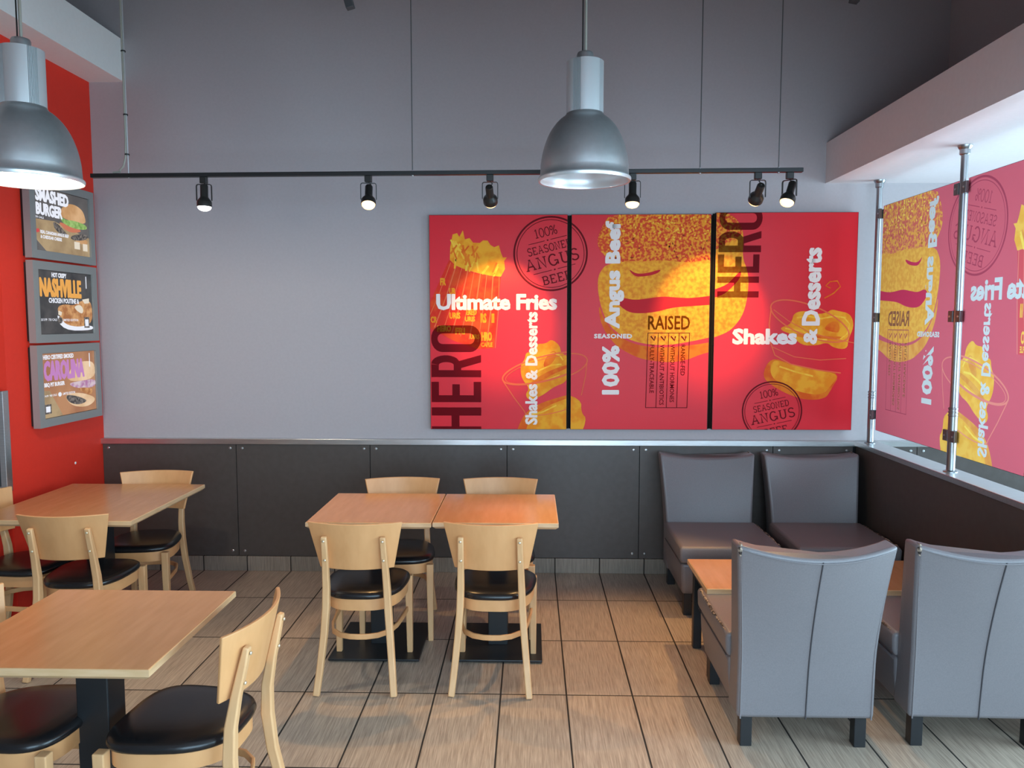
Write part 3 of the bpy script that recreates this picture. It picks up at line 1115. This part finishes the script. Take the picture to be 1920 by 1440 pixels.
def menu_smash(A):
    A.polys('background_film', EM['grey'], [[(0, 0), (320, 0), (320, 370), (0, 370)]])
    A.polys('board_film', EM['wood'], [[(0, 190), (110, 185), (320, 250), (320, 370), (60, 370), (0, 300)]])
    A.polys('burger_bun_film', EM['bun'], [[(140, 150), (150, 100), (190, 60), (240, 55), (285, 80), (300, 130), (300, 160), (240, 168)], [(225, 260), (310, 262), (305, 290), (270, 296), (225, 280)]])
    A.polys('burger_patty_film', EM['patty'], [[(100, 185), (130, 195), (165, 230), (195, 262), (160, 262), (110, 235)], [(195, 262), (240, 235), (310, 225), (305, 262), (220, 282)]])
    A.polys('tomato_film', EM['tom'], [[(130, 180), (190, 190), (270, 205), (260, 222), (200, 235), (160, 215)]])
    A.polys('lettuce_film', EM['green'], [[(140, 130), (170, 165), (220, 155), (300, 165), (310, 195), (250, 205), (200, 200), (150, 180)]])
    A.put('lettering', EM['white'], [A.text_b('SMASHED', 11, 8, 198, 85, .05), A.text_b('BURGER', 11, 92, 158, 165, .05), A.text_b('550 CALS', 2, 172, 52, 184, .02),
                                     A.text_b('REAL CANADIAN ANGUS BEEF', 30, 250, 190, 270, .03), A.text_b('& CHEDDAR CHEESE', 30, 278, 148, 298, .03)])
    A.polys('badge_film', EM['cream'], [[(222, 285), (256, 285), (256, 330), (222, 330)], [(275, 290), (304, 290), (304, 335), (275, 335)]])
    A.polys('leaf_film', EM['red'], [[(5, 250), (22, 244), (26, 262), (10, 270)]])


def menu_nash(A):
    A.polys('background_film', EM['dark'], [[(0, 0), (320, 0), (320, 370), (0, 370)]])
    A.polys('bowl_film', EM['white'], [[(95, 250), (130, 350), (320, 352), (320, 320), (200, 318), (130, 280)]])
    A.polys('chicken_film', EM['chick'], [[(100, 210), (150, 190), (200, 200), (240, 170), (300, 160), (318, 200), (318, 300), (250, 330), (160, 320), (120, 280)]])
    A.polys('sauce_film', EM['cream'], [[(200, 205), (240, 190), (262, 215), (255, 250), (225, 235)], [(255, 160), (300, 150), (300, 180), (270, 185)], [(110, 230), (130, 240), (125, 262), (108, 255)]])
    A.put('small_lettering', EM['white'], [A.text_b('HOT CRISPY', 80, 10, 165, 38, .04), A.text_b('CHICKEN POUTINE &', 58, 158, 235, 188, .03), A.text_b('$13.99  735 CALS', 12, 278, 100, 294, .02), A.text_b('LIMITED EDITION', 132, 280, 225, 294, .02)])
    A.put('lettering', EM['org'], [A.text_b('NASHVILLE', 11, 42, 253, 155, .05)])
    A.polys('badge_film', EM['patty'], [[(262, 268), (296, 268), (296, 335), (262, 335)], ell(118, 288, 13, 20, 16)])
    A.polys('badge_face_film', EM['white'], [[(268, 282), (290, 282), (290, 325), (268, 325)], [(282, 15), (287, 15), (287, 90), (282, 90)]])


def menu_caro(A):
    A.polys('background_film', EM['brown'], [[(0, 0), (320, 0), (320, 370), (0, 370)]])
    A.polys('board_film', EM['wood'], [[(0, 210), (40, 215), (110, 370), (0, 370)]])
    A.polys('bun_film', EM['bunl'], [[(150, 130), (180, 80), (240, 60), (320, 70), (320, 180), (150, 180)], [(130, 245), (220, 250), (310, 290), (310, 320), (260, 345), (180, 330), (135, 290)]])
    A.polys('burger_patty_film', EM['patty'], [[(128, 250), (180, 262), (240, 290), (262, 312), (200, 325), (140, 295)]])
    A.polys('slaw_film', EM['slaw'], [[(145, 185), (230, 180), (320, 178), (320, 225), (250, 230), (180, 215)]])
    A.polys('meat_film', EM['chick'], [[(200, 220), (260, 225), (300, 240), (290, 280), (230, 250)]])
    A.put('lettering', EM['pink'], [A.text_b('CAROLINA', 11, 42, 250, 160, .05)])
    A.put('small_lettering', EM['white'], [A.text_b('HERO CERTIFIED SMOKED', 11, 10, 186, 36, .03), A.text_b('BBQ PIT BURGER', 11, 168, 126, 196, .03), A.text_b('$14.99  960 CALS', 4, 236, 78, 250, .02), A.text_b('LIMITED EDITION', 112, 236, 185, 250, .02)])
    A.polys('badge_film', EM['patty'], [[(8, 290), (44, 290), (44, 345), (8, 345)]])
    A.polys('badge_face_film', EM['white'], [[(14, 302), (38, 302), (38, 335), (14, 335)], ell(95, 243, 10, 13, 14), [(282, 15), (287, 15), (287, 100), (282, 100)]])


def light_box(label, z0, z1, artf):
    y0, y1 = 4.488, 5.155
    t = thing('menu_light_box', label, 'menu board', (-2.985, y0, z0), 0, 'menu boards on the red wall')
    w, h = y1 - y0, z1 - z0
    fw, d = .05, .062
    MB().box(0, d - .012, .012, w - .012, .012, h - .012).build('case', M['black_plastic'], t, smooth=0)
    f = MB()
    f.box(d - .012, d, 0, fw, 0, h).box(d - .012, d, w - fw, w, 0, h).box(d - .012, d, fw, w - fw, 0, fw).box(d - .012, d, fw, w - fw, h - fw, h)
    f.box(.02, d - .012, 0, .012, 0, h).box(.02, d - .012, w - .012, w, 0, h)
    f.build('frame', M['frame_grey'], t, smooth=0)
    # the print faces the room: reading direction runs toward the back wall
    A = Art(t, lambda u, v, L: Vector((d - .0115 + L, fw + u, fw + v)), 0, 320, 0, 370, w=w - 2 * fw, h=h - 2 * fw)
    artf(A)
    A.finish()


light_box('lit burger menu board, topmost on the red wall behind the lamp', 2.118, 2.598, menu_smash)
light_box('lit menu board with orange lettering, middle of the red wall', 1.616, 2.104, menu_nash)
light_box('lit menu board with pink lettering, lowest on the red wall', 1.106, 1.602, menu_caro)


# ------------------------------------------------------------------ pendant lamps
def pendant(loc, label, lit):
    t = thing('pendant_lamp', label, 'pendant lamp', loc, 0, 'aluminium dome pendants')
    # origin at rim centre; heights measured for the lamp in the middle
    out = [(.2065, 0), (.2065, .010), (.200, .018)]
    inn = []
    for i in range(15):
        a = R(6 + 62 * i / 14)
        out.append((.200 * math.cos(a) ** .82 if i else .198, .02 + .285 * math.sin(a) ** 1.0))
    out = [(r, z) for r, z in out if r > .083] + [(.083, .296)]
    inn = [(r - .003, z - .003) for r, z in rev(out)] + [(.2065, 0)]
    MB().lathe(out, 48).build('shade', M['alu'], t, smooth=50)
    MB().lathe(inn[:-1], 48).build('reflector', M['white_in'] if lit else M['alu_in'], t, smooth=50)
    MB().lathe([(.199, -.002), (.207, -.004), (.2095, .002), (.2095, .010), (.204, .016), (.197, .014)], 48).build('rim', M['alu_bright'], t)
    # ribbed housing: smooth cylinder with bunches of fins
    pr = []
    N = 360
    for i in range(N):
        k = (i + 30 + 45) % 90 - 45          # angle from the nearest bunch of grooves
        r = .083 - (.008 if abs(k) < 13 and int((k + 13) // 2) % 2 == 0 else 0)
        pr.append((r * math.cos(R(i)), r * math.sin(R(i))))
    MB().loft([[(x, y, z) for x, y in pr] for z in (.292, .520)]).build('housing', M['alu_bright'], t, smooth=15)
    MB().lathe([(.0001, .519), (.037, .519), (.037, .553), (.033, .562), (.0001, .562)], 28).build('cap', M['alu'], t)
    MB().tube([(.002, 0, .555), (.002, 0, 2.35)], .0062, 10).build('stem', M['cord'], t)
    MB().tube([(-.0115, -.003, .555), (-.011, -.003, .60), (-.010, -.002, 2.35)], .003, 8).build('cable', M['black_plastic'], t)
    if lit:
        MB().lathe([(.0001, .03), (.05, .035), (.062, .08), (.055, .14), (.03, .2), (.022, .28)], 24).build('bulb', mat('lit_bulb', (.9, .9, .9), .4, emit=(1, .96, .86), estr=14), t)
        d = bpy.data.lights.new('bulb_glow', 'POINT')
        d.energy = 48
        d.color = (1, .93, .78)
        d.shadow_soft_size = .05
        o = bpy.data.objects.new('bulb_glow', d)
        o.location = (0, 0, .02)
        COL.objects.link(o)
        o.parent = t
    else:
        MB().lathe([(.0001, .10), (.03, .105), (.036, .14), (.032, .19), (.02, .24), (.018, .29)], 20).build('bulb', M['white_in'], t)
    return t


pendant((.238, 3.55, 2.375), 'unlit aluminium dome pendant hanging in front of the posters', False)
pendant((-2.065, 3.165, 2.318), 'lit aluminium dome pendant hanging in front of the red wall', True)

# ------------------------------------------------------------------ lighting track and spot heads
TA, TB = Vector((-2.445, 4.305, 2.55)), Vector((1.449, 4.236, 2.55))
t = thing('lighting_track', 'long black lighting track hanging on wires before the grey wall', 'lighting track', TA)
td = (TB - TA)
MB().bar([(0, 0, 0), td], .034, .022, side=(0, 1, 0)).build('rail', M['black_plastic'], t, smooth=0, bevel=.002)


def track_x(x):
    return TA + td * ((x - TA.x) / td.x)


for x in (-.650, .905, 1.322):
    p = track_x(x) - TA
    MB().tube([p + Vector((0, 0, -.012)), p + Vector((0, 0, CEIL - 2.55))], .0028, 8).build('suspension_wire', M['wire'], t)
    MB().lathe([(.007, -.016), (.007, .016)], 10, Matrix.Translation(p), cap=True).build('wire_grip', M['screw'], t)
p = track_x(-2.235) - TA
MB().tube([p + Vector((0, 0, -.012)), p + Vector((0, 0, CEIL - 2.55))], .0035, 8).build('suspension_wire', M['alu_bright'], t)
cb = [Vector((.12, 0, .018)), Vector((.16, .006, .024)), p + Vector((-.05, 0, .03)), p + Vector((-.028, 0, .05)), p + Vector((-.014, 0, .10)), p + Vector((-.009, 0, .2)), p + Vector((-.010, 0, CEIL - 2.55))]
MB().tube(cb, .0055, 8).build('power_cable', M['cord'], t)
for z in (.115, .33, .67):
    MB().lathe([(.012, z - .004), (.013, z), (.012, z + .004)], 10, Matrix.Translation(p + Vector((-.004, 0, 0)))).build('cable_tie', M['tie'], t)

WARM = (1.0, .58, .22)
HEAD_EM = mat('warm_bulb_face', (.9, .8, .6), .4, emit=(1.0, .62, .22), estr=3.2)
HEAD_WH = mat('cool_bulb_face', (.9, .9, .9), .4, emit=(1.0, .97, .92), estr=6)


def spot_head(x, label, target, power, cone, face, blend=.6, yaw=0, amber=False):
    base = track_x(x)
    t = thing('track_spotlight', label, 'spotlight', base + Vector((0, 0, -.012)), 0, 'spotlights on the black track')
    bl = mat('spot_body', (.02, .018, .016), .35)
    MB().box(-.019, .019, -.014, .014, -.034, .001).build('adapter', bl, t, smooth=0, bevel=.003)
    piv = Vector((0, 0, -.115))
    d = (Vector(target) - (base + Vector((0, 0, -.012)) + piv)).normalized()
    az = math.atan2(d.y, d.x) + PI / 2
    rz = Matrix.Rotation(az, 4, 'Z')
    yk = [(-.042, 0, -.128), (-.042, 0, -.05), (-.040, 0, -.043), (-.034, 0, -.039), (.034, 0, -.039), (.040, 0, -.043), (.042, 0, -.05), (.042, 0, -.128)]
    MB().bar([rz @ Vector(q) for q in yk], .010, .004, side=rz @ Vector((0, 1, 0))).build('yoke', bl, t, smooth=0)
    q = Vector((0, 0, -1)).rotation_difference(d).to_matrix().to_4x4()
    hm = Matrix.Translation(piv) @ q
    MB().lathe([(.0001, .075), (.018, .074), (.021, .068), (.021, .010), (.024, .002), (.036, -.012), (.040, -.022), (.040, -.045), (.0375, -.047)], 24, hm).build('lamp_head', bl, t, smooth=35)
    MB().lathe([(.0375, -.040), (.036, -.052), (.029, -.062), (.016, -.068), (.0001, -.070)], 24, hm).build('lamp_face', face, t)
    pts = [Vector((0, .0, -.034)), Vector((.012, .01, -.045)), hm @ Vector((.006, .026, .05)), hm @ Vector((0, .0, .075))]
    MB().tube(pts, .003, 6).build('cord', bl, t)
    if power:
        L = bpy.data.lights.new('spot_beam', 'SPOT')
        L.energy = power
        L.color = WARM if amber else (1.0, .74, .45)
        L.spot_size = R(cone)
        L.spot_blend = blend
        L.shadow_soft_size = .025
        o = bpy.data.objects.new('spot_beam', L)
        o.matrix_local = Matrix.Translation(piv + d * .078) @ q
        COL.objects.link(o)
        o.parent = t
    return t


spot_head(-1.812, 'black track spotlight pointing straight down, first from the left', (-1.812, 4.20, 0), 12, 60, HEAD_WH)
spot_head(-.894, 'glowing spotlight above the empty grey wall, second from the left', (-.75, 3.1, 0), 60, 80, HEAD_EM, amber=True)
spot_head(-.226, 'black spotlight turned to the fries poster, between its two glowing neighbours', (-.20, 5.23, 1.78), 75, 42, HEAD_EM, amber=True)
spot_head(.546, 'glowing spotlight half hidden behind the middle pendant lamp', (.46, 3.75, 0), 66, 62, HEAD_EM, amber=True)
spot_head(1.214, 'black spotlight turned to the posters, second from the right end of the track', (1.20, 5.23, 1.80), 80, 44, HEAD_EM, amber=True)
spot_head(1.382, 'glowing spotlight tilted forward at the right end of the track', (.50, 3.5, 0), 85, 62, HEAD_EM, amber=True)


# ------------------------------------------------------------------ wooden cafe chair
def seat_outline(n=56, inset=0.0):
    """D-shaped seat: wide front (+y), rounded back"""
    pts = []
    for i in range(n):
        a = 2 * PI * i / n
        c, s = math.cos(a), math.sin(a)
        e = 2 / 3.4
        x = math.copysign(abs(c) ** e, c)
        y = math.copysign(abs(s) ** e, s)
        hw = .200 + .016 * y
        if y < 0:
            hw -= .028 * y * y
        pts.append((x * (hw - inset), .008 + y * (.205 - inset)))
    return pts


def make_chair(label, loc, rotz):
    t = thing('cafe_chair', label, 'chair', loc, rotz, None)
    rings = []
    for z, ins in ((.430, .012), (.434, .003), (.444, -.001), (.456, .003), (.464, .014), (.469, .035), (.472, .08), (.473, .14)):
        rings.append([(x, y, z) for x, y in seat_outline(56, ins)])
    MB().loft(rings).build('seat', M['vinyl'], t, smooth=60)
    a, b = seat_outline(56, .012), seat_outline(56, .034)
    rail = MB()
    o0 = [[(x, y, .376) for x, y in a], [(x, y, .431) for x, y in a], [(x, y, .431) for x, y in b], [(x, y, .376) for x, y in b], [(x, y, .376) for x, y in a]]
    rail.loft(o0, cap=False)
    rail.build('seat_rail', M['maple'], t, smooth=40)
    for s in (-1, 1):
        l = MB().bar([(s * .186, .186, 0), (s * .184, .188, .30), (s * .184, .188, .429)], [.028, .036, .038], [.028, .036, .038], side=(1, 0, 0))
        l.build('leg', M['maple_v'], t, smooth=0, bevel=.004)
        pts = [(s * .182, -.275, 0), (s * .170, -.243, .12), (s * .156, -.214, .27), (s * .147, -.203, .40), (s * .143, -.207, .50), (s * .140, -.226, .60), (s * .137, -.250, .70), (s * .136, -.263, .755)]
        l = MB().bar(pts, [.030, .031, .032, .033, .032, .030, .028, .027], [.030, .033, .036, .040, .036, .030, .026, .020], side=(1, 0, 0)).build('leg', M['maple_v'], t, smooth=30, bevel=.005)
        for z, y in ((.735, -.2735), (.64, -.2535)):
            MB().sphere((s * .1365, y, z), .0062, sc=(1, .7, 1)).build('screw', M['brass'], l)
    # curved plywood backrest
    nu, nv, th = 17, 7, .013
    fr, bk = [], []
    for iv in range(nv):
        v = iv / (nv - 1)
        rf, rb = [], []
        for iu in range(nu):
            u = -1 + 2 * iu / (nu - 1)
            hw = .172 + .048 * v
            x = u * hw
            cur = .058 * u * u * (.8 + .2 * v)
            y = -.203 - .052 * v + cur - .0235
            z = .588 + .228 * v
            nxy = 2 * .058 * u / hw
            l = math.hypot(1, nxy)
            rf.append((x - th / 2 * nxy / l, y + th / 2 / l, z))
            rb.append((x + th / 2 * nxy / l, y - th / 2 / l, z))
        fr.append(rf)
        bk.append(rb)
    MB().loft([f + rev(b_) for f, b_ in zip(fr, bk)]).build('backrest', M['maple'], t, smooth=50, bevel=.003)
    # bent hoop stretcher
    hp = [(-.176, .185), (-.172, .08), (-.160, -.04), (-.135, -.125), (-.09, -.172), (-.04, -.190), (0, -.193)]
    hp = hp + [(-x, y) for x, y in rev(hp)[1:]]
    MB().bar([(x, y, .252) for x, y in hp], .012, .026).build('stretcher', M['maple'], t, smooth=50, bevel=.003)
    return t


CH = [
    (-.818, 3.722, 0, 'wooden chair with its back to us at the centre pair of tables, left one'),
    (-.178, 3.725, R(-2), 'wooden chair with its back to us at the centre pair of tables, right one'),
    (-.745, 4.265, R(184), 'wooden chair facing us behind the left centre table'),
    (-.180, 4.27, R(180), 'wooden chair facing us behind the right centre table'),
    (-2.275, 3.83, R(3), 'wooden chair with its back to us before the left table by the red wall'),
    (-2.295, 4.44, R(186), 'wooden chair facing us behind the left table, near the charcoal panels'),
    (-2.715, 4.005, R(-90), 'wooden chair at far left edge, tucked sideways under the table by the red wall'),
    (-1.118, 2.405, R(87), 'wooden chair at front right of the nearest table, black seat in full view'),
    (-1.665, 2.405, R(-92), 'wooden chair cut off at the bottom left, under the nearest table'),
]
ch0 = make_chair(CH[0][3], (CH[0][0], CH[0][1], 0), CH[0][2])
ch0['group'] = 'maple chairs with black seats'
for x, y, rz, lab in CH[1:]:
    dup(ch0, (x, y, 0), rz, lab, 'maple chairs with black seats')


# ------------------------------------------------------------------ pedestal tables
def make_table(label, x0, x1, y0, y1, group, base=True, ztop=.752):
    w, d = x1 - x0, y1 - y0
    t = thing('pedestal_table', label, 'table', ((x0 + x1) / 2, (y0 + y1) / 2, 0), 0, group)
    th = .034
    tp = MB().box(-w / 2 + .003, w / 2 - .003, -d / 2 + .003, d / 2 - .003, ztop - .012, ztop).build('tabletop', M['top'], t, smooth=0, bevel=.001)
    zz = [(ztop - .0015, .0025), (ztop - .003, 0), (ztop - .022, 0), (ztop - th, .014)]
    rg = [[(-w / 2 + i, -d / 2 + i, z), (w / 2 - i, -d / 2 + i, z), (w / 2 - i, d / 2 - i, z), (-w / 2 + i, d / 2 - i, z)] for z, i in zz]
    MB().loft(rg).build('edge_band', M['edge'], tp, smooth=0)
    MB().box(-.0525, .0525, -.0525, .0525, .016, ztop - th - .006).build('column', M['dark_metal'], t, smooth=0, bevel=.004)
    MB().box(-.18, .18, -.18, .18, ztop - th - .007, ztop - th).build('top_plate', M['dark_metal'], t, smooth=0)
    bw = .235
    MB().box(-bw, bw, -bw - .01, bw + .01, .006, .018).build('base_plate', M['dark_metal'], t, smooth=0, bevel=.003)
    for sx in (-1, 1):
        for sy in (-1, 1):
            MB().lathe([(.016, 0), (.018, .006)], 14, Matrix.Translation((sx * (bw - .03), sy * (bw - .03), 0)), cap=True).build('foot', M['black_plastic'], t)
    return t


make_table('left of the two wood tables pushed together in the centre', -1.118, -.493, 3.725, 4.378, 'maple topped pedestal tables')
make_table('right of the two wood tables pushed together in the centre, under amber light', -.487, .137, 3.735, 4.375, 'maple topped pedestal tables')
make_table('wood table in the back left corner by the red wall', -2.815, -1.993, 3.725, 4.60, 'maple topped pedestal tables')
make_table('nearest wood table at the bottom left, on a square black column', -1.75, -1.088, 2.098, 2.748, 'maple topped pedestal tables')

# ------------------------------------------------------------------ low table between the upholstered chairs
t = thing('low_table', 'low wood table between the grey upholstered chairs', 'table', (1.44, 3.86, 0))
x0, x1, y0, y1 = -.595, .66, -.235, .235
tp = MB().box(x0 + .003, x1 - .003, y0 + .003, y1 - .003, .455, .466).build('tabletop', M['top'], t, smooth=0, bevel=.001)
MB().loft([[(x0 + i, y0 + i, z), (x1 - i, y0 + i, z), (x1 - i, y1 - i, z), (x0 + i, y1 - i, z)] for z, i in ((.465, .0025), (.463, 0), (.440, 0), (.430, .006))]).build('edge_band', M['edge'], tp, smooth=0)
MB().box(x0 + .02, x1 - .02, y0 + .03, y1 - .03, .395, .430).build('frame', M['dark_metal'], t, smooth=0, bevel=.003)
for sx in (x0 + .045, x1 - .045):
    for sy in (y0 + .055, y1 - .055):
        MB().box(sx - .022, sx + .022, sy - .022, sy + .022, 0, .395).build('leg', M['dark_metal'], t, smooth=0, bevel=.003)


# ------------------------------------------------------------------ grey upholstered chairs
def grid_solid(front, back):
    """front/back: rows of points; closes the sides"""
    return [f + rev(b) for f, b in zip(front, back)]


def make_lounge(label, loc, rotz):
    t = thing('upholstered_chair', label, 'upholstered chair', loc, rotz, 'grey upholstered chairs')
    # sitter faces +y; rear face at y = 0 near the floor, origin below rear edge
    zb = .130
    nu, nv = 15, 14
    fr, bk = [], []
    for iv in range(nv):
        v = iv / (nv - 1)
        rf, rb = [], []
        hw = .277 + .034 * max(0, (v - .35) / .65) ** 1.3
        lean = -.020 * v - .062 * max(0, (v - .3) / .7) ** 1.6
        thk = .150 - .035 * v
        for iu in range(nu):
            u = -1 + 2 * iu / (nu - 1)
            z = zb + (.875 - zb - .040 * (1 - u * u)) * v
            cur = .058 * (u * u - 1) * v ** 1.4
            yb = lean + cur
            x = u * hw
            rb.append((x, yb, z))
            rf.append((x, yb + thk, z))
        fr.append(rf)
        bk.append(rb)
    MB().loft(grid_solid(fr, bk)).build('back', M['leather'], t, smooth=60, bevel=.016, bseg=3)
    bkpart = [o for o in COL.objects if o.parent == t and o.name.startswith('back')][0]
    # centre seam, edge piping
    mid = nu // 2
    def off(row, iu, dy):
        x, y, z = row[iu]
        return (x, y + dy, z)
    MB().tube([off(r, mid, -.0008) for r in bk[:-1]] + [(bk[-1][mid][0], bk[-1][mid][1] + .004, bk[-1][mid][2] - .012)], .0032, 6).build('seam', M['seam'], bkpart)
    for iu in (0, nu - 1):
        s = -1 if iu == 0 else 1
        MB().tube([(r[iu][0] - s * .013, r[iu][1] - .0005, r[iu][2]) for r in bk[:-1]], .0035, 6).build('piping', M['leather'], bkpart)
    tr = bk[-1]
    MB().tube([(x * .965, y + .0005, z - .017) for x, y, z in tr], .0025, 6).build('piping', M['leather'], bkpart)
    # seat box and cushion
    sw = .300
    rg = []
    for y, z0 in ((.10, zb), (.40, zb), (.62, zb + .004), (.655, zb + .02)):
        pass
    base = MB().loft([[(-w, .115, z), (w, .115, z), (w, yf, z), (-w, yf, z)] for z, w, yf in ((zb, .268, .615), (zb + .05, .275, .645), (.25, .282, .668), (.335, .286, .672))])
    base.build('seat_base', M['leather'], t, smooth=40, bevel=.02, bseg=3)
    cu = MB().loft([[(-w, .12, z), (w, .12, z), (w, yf, z), (-w, yf, z)] for z, w, yf in ((.335, .288, .676), (.36, .295, .686), (.42, .297, .690), (.440, .290, .680))])
    cu = cu.build('seat_cushion', M['leather'], t, smooth=40, bevel=.014, bseg=3)
    rnd = random.Random(hash(label) % 1000 if False else len(label))
    pts, rr = [], []
    for i in range(16):
        pts.append((-.290 + rnd.uniform(-.004, .003), .16 + i * .033, .434 + rnd.uniform(-.004, .003)))
        rr.append(rnd.uniform(.0018, .0075))
    MB().tube(pts, rr, 6).build('torn_edge', M['torn'], cu)
    MB().tube([(-.2895, .14, .335), (-.2905, .675, .335), (.2905, .675, .335), (.2895, .14, .335)], .0022, 6).build('seam', M['seam'], cu)
    x, y, z = tr[0]
    MB().tube([(x + .012, y + .004, z - .045), (x + .010, y + .003, z - .02), (x + .016, y + .012, z - .008), (x + .02, y + .05, z - .007)], [.003, .010, .0085, .003], 6).build('worn_corner', M['torn'], bkpart)
    for sx in (-1, 1):
        for y in (.045, .585):
            MB().box(sx * .232 - .024, sx * .232 + .024, y - .024, y + .024, 0, zb + .01).build('leg', M['dark_metal'], t, smooth=0, bevel=.003)
    return t


l0 = make_lounge('grey upholstered chair with its back to us, left one nearest the aisle', (1.118, 3.045, 0), 0)
dup(l0, (1.82, 3.06, 0), R(-1), 'grey upholstered chair with its back to us, cut by the right edge', 'grey upholstered chairs')
dup(l0, (1.165, 5.095, 0), R(180), 'grey upholstered chair facing us against the panels, left one', 'grey upholstered chairs')
dup(l0, (1.85, 5.10, 0), R(180), 'grey upholstered chair facing us in the corner by the half wall', 'grey upholstered chairs')
